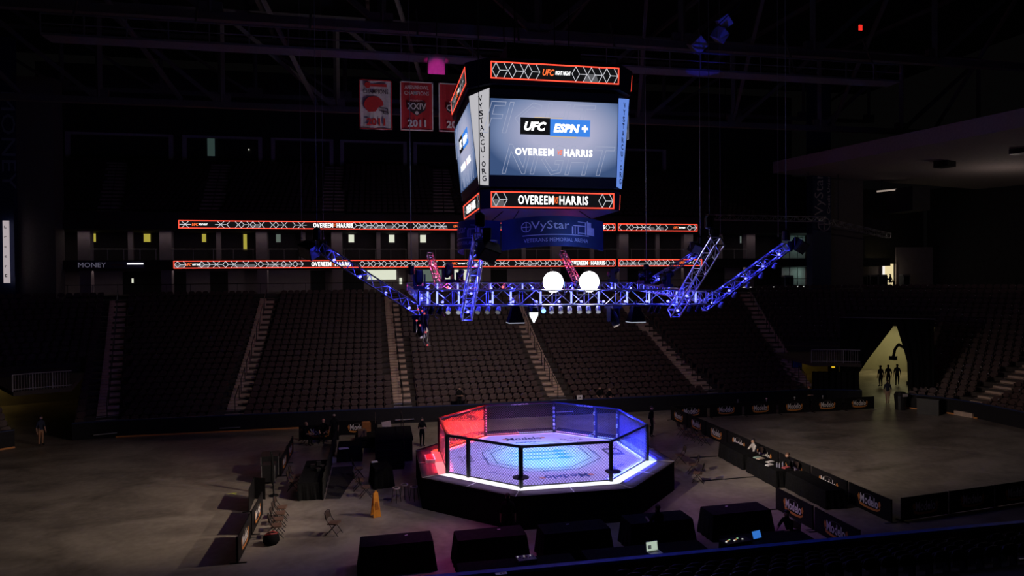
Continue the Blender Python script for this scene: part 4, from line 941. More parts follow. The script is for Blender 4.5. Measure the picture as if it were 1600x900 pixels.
part('lamp_body', MB().lathe([(0.02, -0.62), (0.08, -0.5), (0.15, -0.38), (0.17, -0.26), (0.14, -0.2)], 12), glow('lantern_face', (0.85, 0.92, 0.95), 1.6), t, smooth=True); part('head', MB().lathe([(0.15, -0.24), (0.18, -0.18), (0.16, -0.06), (0.08, 0.0)], 12), BLKPL, t)
for s in (-1, 1): part('yoke_arm', MB().path([(s * 0.21, 0, 0.0), (s * 0.23, 0, -0.3), (s * 0.17, 0, -0.36)], 0.025, 6), BLKPL, t)
part('clamp', MB().tube((0, 0, 0), (0, 0, 0.2), 0.035, 6), BLKMT, t)
def moving_head(loc, label, up=1, s=1.0, yaw=0.0, tiltx=0.6, lens=None):
    t = thing('moving_head', label, 'stage light', loc, yaw); 
    part('base', MB().bb(-0.17 * s, 0.17 * s, -0.17 * s, 0.17 * s, 0, 0.12 * s * up), BLKPL, t)
    for q in (-1, 1): part('yoke_arm', MB().bb(q * 0.17 * s - 0.03, q * 0.17 * s + 0.03, -0.07 * s, 0.07 * s, 0.1 * s * up, 0.48 * s * up), BLKPL, t)
    h_ = part('head', MB().lathe([(0.07 * s, -0.22 * s), (0.13 * s, -0.12 * s), (0.13 * s, 0.1 * s), (0.11 * s, 0.24 * s)], 12), BLKPL, t, (0, 0, 0.38 * s * up), (tiltx, 0, 0)); part('lens', MB().lathe([(0.1 * s, 0.24 * s), (0.1 * s, 0.255 * s)], 12), lens or mat('lens_glass', (0.3, 0.3, 0.34), 0.1, spec=1.0), h_)
for i, (u, v, y, lab, s) in enumerate(((660, 430, -3.0, 'black moving head standing at the rig\'s left corner', 1.3), (699, 432, 3.5, 'tall black moving head right of the pink left outrigger', 1.6), (712, 436, 3.5, 'small black moving head on the rear truss, left part', 1.1), (975, 432, 0.0, 'large black moving head on the rig right of the blazing lamps', 1.5), (1034, 440, -3.0, 'black moving head below the short grey outrigger, left one', 1.4), (1072, 440, -3.0, 'black moving head below the short grey outrigger, right one', 1.5))):
    p = Vector(((-5.75, -3.0, 9.23), (-3.9, 3.5, 9.47), (-3.3, 3.5, 9.47), (4.9, 3.5, 9.40), (5.85, -1.2, 9.16), (6.3, 2.6, 9.31))[i]); moving_head(p, lab, 1, s, yaw=0.4 * i, tiltx=0.3 + 0.2 * i)
for i, (u, v, y, lab) in enumerate(((958, 478, -6.5, 'black moving head hanging under the front truss right of the lit par cans'), (657, 492, -5.6, 'black moving head hanging under the left outrigger foot'))):
    moving_head(at_y(u, v - (0 if i else 3), y), lab, -1, 1.35, 0.5, 2.6)
# hanging cable bundle with small glowing bits put in as red glints at the left front corner
t = thing('cable_drop', 'black cable bundle with red glints hanging from the rig\'s left front corner', 'cable', (-5.75, -6.2, 8.7))
pts = [(0, 0, 0), (-0.05, 0, -0.5), (0.06, 0, -0.9), (0.02, 0, -1.3), (0.12, 0, -1.5)]
for k in range(5): part('cable', MB().path([(x + 0.05 * k - 0.12 + 0.03 * math.sin(k * 2 + j), y + 0.02 * k, z) for j, (x, y, z) in enumerate(pts)], 0.022, 5), BLKPL, t)
RG = glow('red_glint_glow', (0.75, 0.10, 0.12), 1.0)
for x, z in ((-0.25, -0.15), (-0.1, -0.2), (-0.3, -0.55), (-0.18, -0.72), (0.02, -0.98), (0.08, -1.45), (-0.02, -0.3)): part('red_glint', MB().lathe([(0.02, -0.03), (0.04, 0), (0.02, 0.03)], 6), RG, t, (x, -0.05, z))
t = thing('hanging_safety_strap', 'small orange strap loop hanging below the front truss', 'strap', (at_y(686, 484, -6.76).x, -6.76, 8.71))
part('loop', MB().path([(0, 0, 0), (-0.08, 0, -0.15), (-0.14, 0, -0.4), (-0.02, 0, -0.5)], 0.012, 5), STEEL, t); part('strap', MB().path([(0, 0, -0.05), (0.06, 0, -0.2), (0.14, 0, -0.32), (0.2, 0, -0.42)], 0.025, 5), mat('orange_strap', (0.8, 0.18, 0.06), 0.6, emit=None), t)
# chain motors with hoist cables
def hoist(p, label, s=1.0):
    t = thing('chain_hoist', label, 'hoist', p)
    part('motor_body', MB().lathe([(0.1 * s, 0), (0.16 * s, 0.05), (0.16 * s, 0.4 * s), (0.1 * s, 0.46 * s)], 10), BLKMT, t); part('chain_bag', MB().lathe([(0.05, -0.45 * s), (0.13 * s, -0.35 * s), (0.14 * s, -0.02)], 8), BLACK, t, (0.22 * s, 0, 0)); part('hook', MB().path([(0, 0, 0), (0, 0, -0.16), (0.07, 0, -0.24), (0, 0, -0.32), (-0.06, 0, -0.26)], 0.02, 5), STEEL, t); part('chain', MB().tube((0, 0, 0.4), (0, 0, 35.9 - p[2]), 0.016, 5), STEEL, t)
for (x, y, z, lab) in ((-9.6, -5.0, 11.1, 'chain hoist above the left outrigger tip'), (9.6, -5.0, 11.15, 'chain hoist above the right outrigger tip'), (-4.25, -9.9, 11.25, 'chain hoist above the front left outrigger tip'), (3.9, -9.2, 11.3, 'chain hoist above the pale front right outrigger'), (-5.75, 3.5, 9.9, 'chain hoist over the rear truss left end'), (6.6, 3.0, 9.9, 'chain hoist over the rear truss right end'), (9.7, 3.0, 11.4, 'chain hoist above the short grey outrigger tip')):
    hoist((x, y, z), lab)
# black flood boxes at outrigger tips
def flood(p, rz, rx, label):
    t = thing('flood_box', label, 'stage light', p, rz)
    b = part('box', MB().bb(-0.3, 0.3, -0.22, 0.22, -0.25, 0.25), BLKPL, t, (0, 0, 0), (rx, 0.3, 0)); part('front_glass', MB().bb(-0.26, 0.26, -0.235, -0.22, -0.21, 0.21), mat('lens_glass', (0.3, 0.3, 0.34), 0.1), b); part('bracket', MB().path([(-0.33, 0, 0), (-0.33, 0, 0.35), (0.33, 0, 0.35), (0.33, 0, 0)], 0.02, 5), STEEL, t)
flood((10.2, -5.0, 10.95), 0.5, 0.5, 'black flood box at the right outrigger tip'); flood((-9.9, -5.0, 10.75), -0.6, 0.5, 'black flood box at the left outrigger tip'); flood((-4.0, -9.9, 10.5), 0.3, 0.8, 'black flood box at the front left outrigger tip'); flood((9.4, 3.0, 11.2), 0.2, 0.4, 'black flood box at the short grey outrigger tip')
# small clamp lamps along the right outrigger
for k in range(5):
    x = 6.6 + 0.62 * k; z = 8.4 + 0.65 * (x - 5.75) - 0.35
    t = thing('clamp_lamp', 'small blue-lit clamp lamp under the right outrigger', 'stage light', (x, -5.0, z), 0, 'clamp lamps under the right outrigger')
    part('head', MB().lathe([(0.05, 0.1), (0.09, 0.0), (0.10, -0.14)], 8), STEEL, t, (0, 0, -0.1), (0.5, 0.2, 0)); part('arm', MB().tube((0, 0, 0), (0, 0, 0.18), 0.02, 5), BLKMT, t)
# thin hanging wires right of the rig
for k, (x, y) in enumerate(((12.5, 6), (15.0, 4), (-11.5, 8), (-10.3, 7.5))):
    t = thing('rigging_wire', ('thin wire hanging right of the scoreboard, nearer to it', 'thin wire hanging right of the scoreboard, farther from it', 'thin wire hanging above the left outrigger, left of two', 'thin wire hanging above the left outrigger, right of two')[k], 'wire', (x, y, 12.0)); part('wire', MB().tube((0, 0, 0), (0, 0, 23.9), 0.015, 4), STEEL, t); part('shackle', MB().lathe([(0.02, 0), (0.06, 0.06), (0.02, 0.14)], 6), STEEL, t, (0, 0, -0.1))
# side lighting truss at the right pillar (dark)
o = truss((37.5, 30, 15.1), (45.5, 31.5, 13.9), 0.5, 'dark lighting truss below the right deck beside the blue pillar')
for x_, y_, z_ in ((1, 0.2, 0.1), (7, 1.3, -0.8)): part('suspension', MB().tube((x_, y_, z_), (x_, y_, 5.0), 0.03, 5), BLKMT, o)
o = truss((24, 30, 15.5), (36.8, 30, 15.4), 0.5, 'dark lighting truss hanging right of the scoreboard')
for x_ in (2, 11): part('suspension', MB().tube((x_, 0, 0.2), (x_, 0, 20.4), 0.03, 5), BLKMT, o)

# ================================================================== BARRIER BOARDS
BP = mat('board_black', (0.014, 0.013, 0.014), 0.5, spec=0.12)
def make_board(W=2.44, H=0.92, legs=True):
    t = thing('barrier_board', 'x', 'barrier')
    part('panel', MB().bb(-W / 2 + 0.01, W / 2 - 0.01, -0.02, 0.02, 0.03, H), BP, t)
    part('lettering', word('Modelo', 1.02, 0.38, bold=0.025), MWHITE, t, (0, -0.026, 0.50))
    sw = [(-0.62, 0.40), (-0.52, 0.30), (-0.2, 0.24), (0.2, 0.24), (0.52, 0.28), (0.64, 0.40), (0.60, 0.26), (0.45, 0.18), (0.1, 0.15), (-0.3, 0.16), (-0.55, 0.20)]
    part('swoosh', MB().ext([(x, -0.022, z + 0.02) for x, z in sw], (0, -0.006, 0)), MORANGE, t)
    for s in (-1, 1): part('lion_print', MB().ext([(s * x, -0.022, z) for x, z in ((0.52, 0.42), (0.60, 0.40), (0.66, 0.52), (0.60, 0.66), (0.53, 0.60))], (0, -0.005, 0)), MORANGE, t)
    part('arc_print', lines([((0.30 * math.cos(a_), 0.66 + 0.10 * math.sin(a_)), (0.30 * math.cos(a_ + .3), 0.66 + 0.10 * math.sin(a_ + .3))) for a_ in [0.2 + 0.3 * i for i in range(9)]], 0.012, -0.024), mat('print_grey', (0.25, 0.22, 0.2), 0.6), t)
    for s in (-1, 1):
        part('foot', MB().bb(s * (W / 2 - 0.06) - 0.03, s * (W / 2 - 0.06) + 0.03, -0.28, 0.28, 0.0, 0.03), STEEL if s > 0 else BLKMT, t)
        part('upright', MB().bb(s * (W / 2 - 0.06) - 0.02, s * (W / 2 - 0.06) + 0.02, 0.02, 0.06, 0.0, H), BLKMT, t)
    return t
proto = make_board(); used = [False]
def board(x, y, rz, label, group):
    if not used[0]:
        used[0] = True; proto.location = (x, y, 0); proto.rotation_euler = (0, 0, rz); proto['label'] = label; proto['group'] = group; return proto
    return copy_tree(proto, (x, y, 0), rz, label, group)
ORD = ['first', 'second', 'third', 'fourth', 'fifth', 'sixth', 'seventh', 'eighth', 'ninth']
g = 'barrier boards along the right of the ring'
for k in range(8):
    y = 10.75 - 2.52 * k; board(12.0 + 0.01 * k, y, -PI / 2, 'black Modelo board in the long right barrier row, %s counted from the far corner' % ORD[k], g)
g = 'barrier boards across the back right'
for k in range(6): board(13.5 + 2.62 * k, 12.08, 0.0, 'black Modelo board in the back right barrier row, %s counted from the left' % ORD[k], g)
board(8.68, -6.85, -PI / 2, 'far one of two Modelo boards beside the draped near tables', 'short near barrier'); board(8.68, -9.40, -PI / 2, 'near one of two Modelo boards beside the draped near tables', 'short near barrier')
g = 'barrier boards along the left'
for y, lab in ((7.6, 'far end of the left barrier, by the seated men'), (5.1, 'left barrier beside the black equipment case'), (-2.75, 'left barrier behind the row of folding chairs'), (-5.4, 'nearest end of the left barrier, casting a long shadow')): board(-12.2, y, PI / 2, 'black Modelo board at the ' + lab, g)
board(-11.0, 11.4, A(-12), 'black Modelo board behind two seated men at the far left', 'back left barrier'); board(-8.7, 12.2, A(-12), 'black Modelo board with white papers on top at the far left', 'back left barrier')
g = 'boards turned away at the right'
for k in range(3):
    board(13.8 + 2.5 * k, -7.85 + 0.3 * k, A(6.5), 'dark barely lit Modelo board at the near right, %s from the corner' % ORD[k], g)
t = thing('folded_banner', 'black folded banner standing open left of the folding chairs', 'banner stand', (-12.75, -0.3, 0))
part('panel', MB().ext([(0.35, 0.7, 0), (-0.15, 0.9, 0), (-0.15, 0.9, 0.95), (0.35, 0.7, 0.95)], (0.02, -0.02, 0)), BP, t); part('panel', MB().ext([(-0.15, 0.9, 0), (-0.05, -0.9, 0), (-0.05, -0.9, 0.95), (-0.15, 0.9, 0.95)], (0.03, 0, 0)), BP, t)
part('foot', MB().bb(-0.3, 0.3, -0.92, -0.88, 0, 0.03), BLKMT, t)
t = thing('pole_stand', 'tall thin black pole stand by the left barrier gap', 'stand', (-12.1, 0.85, 0)); part('pole', MB().tube((0, 0, 0.03), (-0.1, 0, 2.0), 0.035, 6), BLKMT, t); part('base', MB().lathe([(0.22, 0), (0.2, 0.03), (0.03, 0.05)], 12), BLKMT, t); part('bundle', MB().lathe([(0.03, 0), (0.07, 0.3), (0.06, 1.0), (0.02, 1.4)], 8), BLACK, t, (-0.04, 0, 0.5))

# ================================================================== CHAIRS
def make_chair():
    t = thing('folding_chair', 'x', 'chair')
    part('seat', MB().ext([(-0.2, -0.2, 0.43), (0.2, -0.2, 0.43), (0.215, -0.15, 0.43), (0.2, 0.19, 0.42), (-0.2, 0.19, 0.42), (-0.215, -0.15, 0.43)], (0, 0, 0.045)), BROWN, t)
    bk = [(-0.2, 0.22, 0.62), (-0.08, 0.245, 0.62), (0.08, 0.245, 0.62), (0.2, 0.22, 0.62), (0.19, 0.265, 0.84), (0.07, 0.29, 0.88), (-0.07, 0.29, 0.88), (-0.19, 0.265, 0.84)]
    part('backrest', MB().ext(bk, (0, 0.03, 0.005)), mat('chair_brown_metal', (0.05, 0.032, 0.027), 0.45), t)
    for s in (-1, 1):
        part('front_leg', MB().path([(s * 0.22, -0.26, 0.0), (s * 0.22, 0.20, 0.6), (s * 0.21, 0.27, 0.86)], 0.013, 6), BLKMT, t); part('rear_leg', MB().path([(s * 0.205, 0.27, 0.0), (s * 0.205, -0.12, 0.44)], 0.013, 6), BLKMT, t)
    part('crossbar', MB().tube((-0.22, -0.19, 0.1), (0.22, -0.19, 0.1), 0.011, 6), BLKMT, t); part('crossbar', MB().tube((-0.205, 0.2, 0.09), (0.205, 0.2, 0.09), 0.011, 6), BLKMT, t)
    part('top_bow', MB().path([(-0.21, 0.27, 0.86), (-0.12, 0.295, 0.9), (0.12, 0.295, 0.9), (0.21, 0.27, 0.86)], 0.013, 6), BLKMT, t)
    return t
ch0 = make_chair(); cu = [False]
def chair(x, y, rz, label, group='folding chairs on the floor', z=0.0):
    if not cu[0]:
        cu[0] = True; ch0.location = (x, y, z); ch0.rotation_euler = (0, 0, rz); ch0['label'] = label; ch0['group'] = group; return ch0
    return copy_tree(ch0, (x, y, z), rz, label, group)
chair(-9.15, -4.55, A(70), 'lone brown folding chair standing on the open floor at left')
for k, y in enumerate((-2.25, -2.95, -3.65, -4.35)): chair(-11.35 + 0.03 * k, y, A(88 + 3 * k), 'brown folding chair in the row before the left barrier, %s from the far end' % ORD[k])
chair(-11.32, 1.45, A(88), 'nearer of two folding chairs behind the left draped table'); chair(-11.32, 2.25, A(88), 'farther of two folding chairs behind the left draped table')
chair(-8.05, -0.25, A(95), 'nearest folding chair beside the dark monitor stand, by the yellow floor sign'); chair(-8.35, 0.85, A(95), 'middle folding chair beside the dark monitor stand'); chair(-8.45, 2.9, A(100), 'farthest folding chair beside the dark monitor stand')
chair(7.85, 1.7, A(-100), 'farther folding chair at the right foot of the platform'); chair(7.7, -0.1, A(-110), 'nearer folding chair at the right foot of the platform, with red glint'); chair(7.25, -1.5, A(-120), 'dark folding chair hidden below the right platform corner')
for k in range(4): chair(10.6 + 0.1 * k, 7.3 - 0.75 * k, A(90), 'dark folding chair before the far right barrier, %s from the far end' % ORD[k])
chair(6.9, -9.36, A(-70), 'dark folding chair under the operator with the tablet')
chair(-11.7, 10.38, A(60), 'dark folding chair under the left of two seated men at the far left'); chair(-10.7, 10.95, A(-10), 'dark folding chair under the right of two seated men at the far left')
chair(11.55, 0.6, A(-90), 'dark folding chair under the person with the pale sleeve'); chair(11.6, -2.3, A(-90), 'dark folding chair under the person leaning over papers')
p = at_y(1389, 447, 36.6); chair(p.x + 0.16, 36.6, A(80), 'dark chair under the silhouetted technician on the concourse', z=8.52)

# ================================================================== TABLES
def draped(name, x, y, w_, d_, h_, rz, label, flare=0.06, group=None, m=BLACK):
    t = thing(name, label, 'table', (x, y, 0), rz, group); n = 10
    part('cloth_top', MB().ext([(-w_ / 2 + 0.04, -d_ / 2, h_), (w_ / 2 - 0.04, -d_ / 2, h_), (w_ / 2, -d_ / 2 + 0.04, h_), (w_ / 2, d_ / 2 - 0.04, h_), (w_ / 2 - 0.04, d_ / 2, h_), (-w_ / 2 + 0.04, d_ / 2, h_), (-w_ / 2, d_ / 2 - 0.04, h_), (-w_ / 2, -d_ / 2 + 0.04, h_)], (0, 0, 0.012)), m, t)
    top, bot = [], []
    per = []
    for a_, b_ in (((-1, -1), (1, -1)), ((1, -1), (1, 1)), ((1, 1), (-1, 1)), ((-1, 1), (-1, -1))):
        for k in range(n): per.append((a_[0] + (b_[0] - a_[0]) * k / n, a_[1] + (b_[1] - a_[1]) * k / n))
    for k, (px, py) in enumerate(per):
        wv = 0.03 * math.sin(k * 2.1); top.append((px * w_ / 2, py * d_ / 2, h_)); bot.append((px * (w_ / 2 + flare + wv), py * (d_ / 2 + flare + wv), 0.015))
    N_ = len(per)
    part('cloth_skirt', MB().add(top + bot, [(i, (i + 1) % N_, N_ + (i + 1) % N_, N_ + i) for i in range(N_)]), m, t)
    for sx in (-1, 1):
        for sy in (-1, 1): part('leg', MB().tube((sx * (w_ / 2 - 0.1), sy * (d_ / 2 - 0.1), 0), (sx * (w_ / 2 - 0.1), sy * (d_ / 2 - 0.1), h_), 0.015, 6), BLKMT, t)
    return t
BT = mat('charcoal_cloth', (0.02, 0.018, 0.02), 0.85, var=0.2, scale=8, spec=0.04)
g = 'black draped tables in the near row'
NT = [(-6.9, -8.05, 'leftmost'), (-3.75, -8.2, 'second from left'), (-0.80, -8.25, 'middle'), (2.4, -8.0, 'second from right'), (5.65, -7.75, 'rightmost')]
for x, y, nm in NT: draped('draped_table', x, y, 2.36, 0.95, 0.95, A(1.5), nm + ' long black draped box table in the near row', 0.10, g, BT)
# low equipment desks between the row and the blue rail
for x0, x1, y0, y1, lab, h_ in ((-1.0, 3.1, -11.1, -9.75, 'black desk carrying the open laptop at the near rail', 0.72), (4.0, 7.0, -10.9, -9.6, 'black desk of switch gear by the seated operator', 0.72), (-5.1, -1.4, -11.1, -9.9, 'black desk of mixers behind the second and middle draped tables', 0.72)):
    draped('equipment_desk', (x0 + x1) / 2, (y0 + y1) / 2, x1 - x0, y1 - y0, h_, 0, lab, 0.03, 'equipment desks at the near rail', BT)
GLASSW = glow('laptop_screen', (0.45, 0.55, 0.45), 0.9)
p = at_z(1023, 864, 0.74); t = thing('laptop', 'open silver laptop on the near black desk', 'laptop', p, A(8))
part('keyboard_base', MB().bb(-0.22, 0.22, -0.15, 0.15, 0, 0.025), mat('silver', (0.7, 0.66, 0.66), 0.5), t); part('keys', MB().bb(-0.18, 0.18, 0.0, 0.12, 0.025, 0.03), BLKPL, t); s_ = part('lid', MB().bb(-0.22, 0.22, 0.15, 0.17, 0.02, 0.34), mat('silver', (0.7, 0.66, 0.66), 0.5), t, None, (A(-8), 0, 0)); part('screen', MB().bb(-0.2, 0.2, 0.143, 0.15, 0.04, 0.32), GLASSW, s_); part('picture', MB().bb(-0.15, -0.03, 0.139, 0.143, 0.1, 0.22), glow('laptop_pic', (0.05, 0.06, 0.06), 1), s_)
p = at_z(1184, 842, 0.76); t = thing('tablet', 'glowing blue tablet screen on the near right desk', 'tablet', p, A(15)); s_ = part('body', MB().bb(-0.2, 0.2, 0, 0.02, 0, 0.28), BLKPL, t, None, (A(-20), 0, 0)); part('screen', MB().bb(-0.18, 0.18, -0.006, 0, 0.02, 0.26), glow('tablet_blue', (0.03, 0.16, 0.55), 1.0), s_); part('stand', MB().bb(-0.1, 0.1, 0.0, 0.2, 0, 0.02), BLKPL, t)
p = at_z(1150, 848, 0.74); t = thing('control_panel', 'black control panel with bright buttons on the near right desk', 'mixer', p, A(10)); part('body', MB().ext([(-0.5, -0.2, 0), (0.5, -0.2, 0), (0.5, 0.25, 0), (-0.5, 0.25, 0)], (0, 0, 0.08)), BLKPL, t)
for k in range(7): part('button', MB().bb(-0.42 + 0.11 * k, -0.37 + 0.11 * k, -0.02 + 0.06 * (k % 3), 0.02 + 0.06 * (k % 3), 0.08, 0.095), glow('button_%d' % (k % 3), ((0.8, 0.8, 0.75), (0.7, 0.3, 0.1), (0.3, 0.6, 0.3))[k % 3], 1.0), t)
p = at_z(822, 876, 0.74); t = thing('mixing_console', 'grey mixing console on the near desk left of the blue lit floor gap', 'mixer', p, A(5)); part('body', MB().ext([(-0.3, -0.2, 0), (0.3, -0.2, 0), (0.3, 0.2, 0), (-0.3, 0.2, 0)], (0, 0, 0.1)), mat('console_grey', (0.3, 0.27, 0.28), 0.5), t)
for k in range(8): part('knob', MB().lathe([(0.02, 0.1), (0.015, 0.125)], 6), glow('knob_lit', (0.5, 0.5, 0.5), 1.0) if k % 3 == 0 else BLKPL, t, (-0.25 + 0.07 * k, 0.1 - 0.08 * (k % 3), 0))
p = at_z(783, 896, 1.16); t = thing('paper_note', 'white paper note taped on the blue near rail', 'paper', p, A(3)); part('sheet', MB().bb(-0.17, 0.17, -0.08, 0.08, 0, 0.005), MWHITE, t); part('print', MB().bb(-0.03, 0.02, -0.04, 0.04, 0.005, 0.007), BBK, t); part('print', MB().bb(0.05, 0.1, -0.03, 0.03, 0.005, 0.007), BRED, t)
for k, (u, v, lab) in enumerate(((785, 846, 'second from left'), (899, 829, 'middle'), (1145, 803, 'rightmost'), (616, 855, 'leftmost'))):
    ti = {0: 1, 1: 2, 2: 4, 3: 0}[k]; p = Vector((NT[ti][0] + 0.35 * math.cos(k * 2), NT[ti][1] + 0.25, 0.963)); t = thing('white_card', 'small white card lying on the %s near draped table' % lab, 'card', p, 0.2 * k); part('sheet', MB().bb(-0.05, 0.05, -0.03, 0.03, 0, 0.004), MWHITE, t); part('print', MB().bb(-0.02, 0.02, -0.01, 0.01, 0.004, 0.005), BBK, t)
# left table with low drape wall and rug
draped('draped_table', -10.45, 1.75, 1.0, 3.8, 0.76, 0, 'long black draped table beside the dark rug at left', 0.04)
t = thing('drape_wall', 'low black drape wall along the left draped table', 'drape', (-9.88, 4.8, 0)); mb = MB(); n = 40
P = []
for k in range(n + 1):
    y = -5.1 + 10.2 * k / n; x = 0.025 * math.sin(k * 1.7); P += [(x - 0.015, y, 0.01), (x - 0.015, y, 1.0), (x + 0.015, y, 1.0), (x + 0.015, y, 0.01)]
mb.add(P, [(4 * k + i, 4 * k + (i + 1) % 4, 4 * k + 4 + (i + 1) % 4, 4 * k + 4 + i) for k in range(n) for i in range(4)] + [(3, 2, 1, 0), tuple(4 * n + i for i in range(4))]); part('cloth', mb, mat('drape_grey', (0.028, 0.028, 0.027), 0.9, var=0.3, spec=0.05), t)
for k in range(5): part('upright', MB().tube((-0.03, -5 + 2.5 * k, 0), (-0.03, -5 + 2.5 * k, 0.98), 0.015, 6), BLKMT, t)
t = thing('floor_rug', 'dark grey rug lying beside the low drape wall', 'rug', (-9.3, 2.45, 0)); part('mat', MB().ext([(-0.5, -2.6, 0.001), (0.15, -2.7, 0.001), (0.62, 0.3, 0.001), (0.55, 2.6, 0.001), (-0.5, 2.6, 0.001)], (0, 0, 0.012)), mat('rug_grey', (0.05, 0.047, 0.046), 0.95, var=0.2, scale=10, spec=0.05), t)
def clutter(u, v, z, w_, d_, h_, m, nm, lab, cat, rz=0.2, top=None):
    p = at_z(u, v, z); t = thing(nm, lab, cat, p, rz); part('body', MB().ext([(-w_ / 2, -d_ / 2, 0), (w_ / 2, -d_ / 2, 0), (w_ / 2 * 0.95, d_ / 2, 0), (-w_ / 2 * 0.95, d_ / 2, 0)], (0, 0, h_)), m, t); part('lid' if h_ > 0.1 else 'top_sheet', MB().bb(-w_ * 0.46, w_ * 0.46, -d_ * 0.46, d_ * 0.46, h_, h_ + 0.02), top or m, t); return t
for k, (u, v) in enumerate(((489, 730), (498, 727), (497, 736), (503, 733))): clutter(u, v, 0.775, 0.22, 0.2, 0.12 + 0.05 * (k % 2), BLKPL, 'radio_box', 'small black radio box on the left draped table, %s from the left' % ORD[k], 'electronics', 0.3 * k)
clutter(585, 722, 0.95, 0.3, 0.2, 0.03, MWHITE, 'paper_stack', 'white papers lying on the dark monitor stand', 'paper')
draped('monitor_stand', -7.35, 1.5, 0.8, 1.3, 0.9, A(10), 'dark draped monitor stand left of the platform', 0.08)
clutter(537, 701, 0.85, 0.5, 0.3, 0.02, MWHITE, 'paper_sheet', 'white paper lying on the dark desk behind the rug', 'paper')
draped('dark_desk', -9.0, 6.6, 1.2, 1.3, 0.82, 0, 'dark draped desk behind the rug', 0.06)
clutter(524, 722, 0.0, 0.35, 0.3, 0.25, mat('grey_bag', (0.35, 0.34, 0.33), 0.7), 'equipment_bag', 'small grey bag on the floor behind the drape wall', 'bag')
# road cases / black equipment left
def road_case(x, y, w_, d_, h_, rz, label):
    t = thing('road_case', label, 'case', (x, y, 0), rz); part('body', MB().bb(-w_ / 2, w_ / 2, -d_ / 2, d_ / 2, 0.12, h_), BLKPL, t); part('lid', MB().bb(-w_ / 2 - 0.01, w_ / 2 + 0.01, -d_ / 2 - 0.01, d_ / 2 + 0.01, h_ * 0.8, h_ + 0.02), BLKPL, t)
    for sx in (-1, 1):
        part('edge', MB().bb(sx * w_ / 2 - 0.015, sx * w_ / 2 + 0.015, -d_ / 2 - 0.02, -d_ / 2 + 0.01, 0.12, h_), STEEL, t)
        for sy in (-1, 1): part('caster', MB().lathe([(0.05, -0.02), (0.05, 0.02)], 8), BLKMT, t, (sx * (w_ / 2 - 0.1), sy * (d_ / 2 - 0.1), 0.055), (PI / 2, 0, 0))
road_case(-12.75, 4.3, 0.8, 1.1, 1.05, 0.1, 'black equipment case behind the left barrier boards')
road_case(-12.6, 3.0, 0.6, 0.7, 0.9, 0.0, 'smaller black equipment case next to the pole stand')
# big dark wedge covering left of the platform (ramp to the cage) and camera riser
t = thing('access_stairs', 'black-draped stage riser with steps up to the platform left side', 'riser', (-6.9, 5.9, 0))
part('deck', MB().bb(-0.75, 1.25, -0.6, 2.6, 1.1, 1.22), BLACK, t); part('skirt', MB().bb(-0.72, 1.2, -0.55, 2.55, 0, 1.1), BLACK, t)
for k in range(5): part('tread', MB().bb(-0.7, 0.7, -0.6 - 0.28 * (k + 1), -0.6 - 0.28 * k, 0.0, 1.0 - 0.2 * k), BLACK, t)
for sx in (-0.72, 0.72): part('stair_rail', MB().path([(sx, 2.5, 1.2), (sx, 2.5, 2.1), (sx, -0.6, 2.1), (sx, -1.9, 1.1), (sx, -1.9, 0.1)], 0.02, 6), BLKMT, t)
t = thing('equipment_riser', 'dark stage riser block behind the access ramp', 'riser', (-7.6, 9.6, 0)); part('deck', MB().bb(-1.2, 1.4, -0.9, 0.9, 0.5, 0.6), BLACK, t); part('skirt', MB().bb(-1.15, 1.35, -0.85, 0.85, 0, 0.5), BLACK, t)
clutter(572, 674, 0.6, 0.5, 0.4, 0.55, mat('amber_box', (0.35, 0.13, 0.03), 0.6), 'amber_crate', 'amber crate standing far left of the cage', 'crate'); clutter(565, 681, 0.6, 0.5, 0.5, 0.35, mat('brown_box', (0.16, 0.09, 0.06), 0.7), 'brown_crate', 'brown crate beside the amber crate', 'crate')
p = at_y(604, 664, 11.5); t = thing('display_board', 'pale lilac display screen far left of the cage', 'screen', p); part('panel', MB().bb(-0.28, 0.28, 0, 0.04, -0.2, 0.22), mat('lilac_board', (0.55, 0.45, 0.50), 0.6), t, None, (0, A(-8), 0)); part('stand', MB().tube((0, 0.03, -0.2), (0, 0.03, -p.z), 0.025, 6), BLKMT, t)
p = at_y(594, 672, 10.5); t = thing('glowing_monitor', 'small blue glowing monitor far left of the cage', 'monitor', p); part('housing', MB().bb(-0.22, 0.22, 0, 0.06, -0.2, 0.16), BLKPL, t)
for z in (0.05, -0.12): part('screen', MB().bb(-0.13, 0.13, -0.01, 0, z - 0.05, z + 0.04), glow('monitor_blue', (0.03, 0.10, 0.85), 1.4), t, None, (0, A(-10), 0))
part('stand', MB().tube((0, 0.03, -0.2), (0, 0.03, -p.z), 0.025, 6), BLKMT, t)
# stools
for k, (u, v) in enumerate(((619, 762), (632, 757), (647, 760))):
    p = at_z(u, v, 0.62); t = thing('round_stool', 'low round stool with pale top left of the platform, %s from the left' % ORD[k], 'stool', (p.x, p.y, 0)); part('seat', MB().lathe([(0.16, 0.58), (0.17, 0.60), (0.165, 0.63)], 14), mat('stool_top', (0.5, 0.38, 0.40), 0.5), t); part('dark_centre', MB().lathe([(0.11, 0.631), (0.1, 0.636)], 14), BLKPL, t)  # dark disc on the middle of the seat top
    for q in range(4): part('leg', MB().tube((0.13 * math.cos(q * PI / 2), 0.13 * math.sin(q * PI / 2), 0.58), (0.2 * math.cos(q * PI / 2), 0.2 * math.sin(q * PI / 2), 0), 0.013, 6), BLKMT, t)
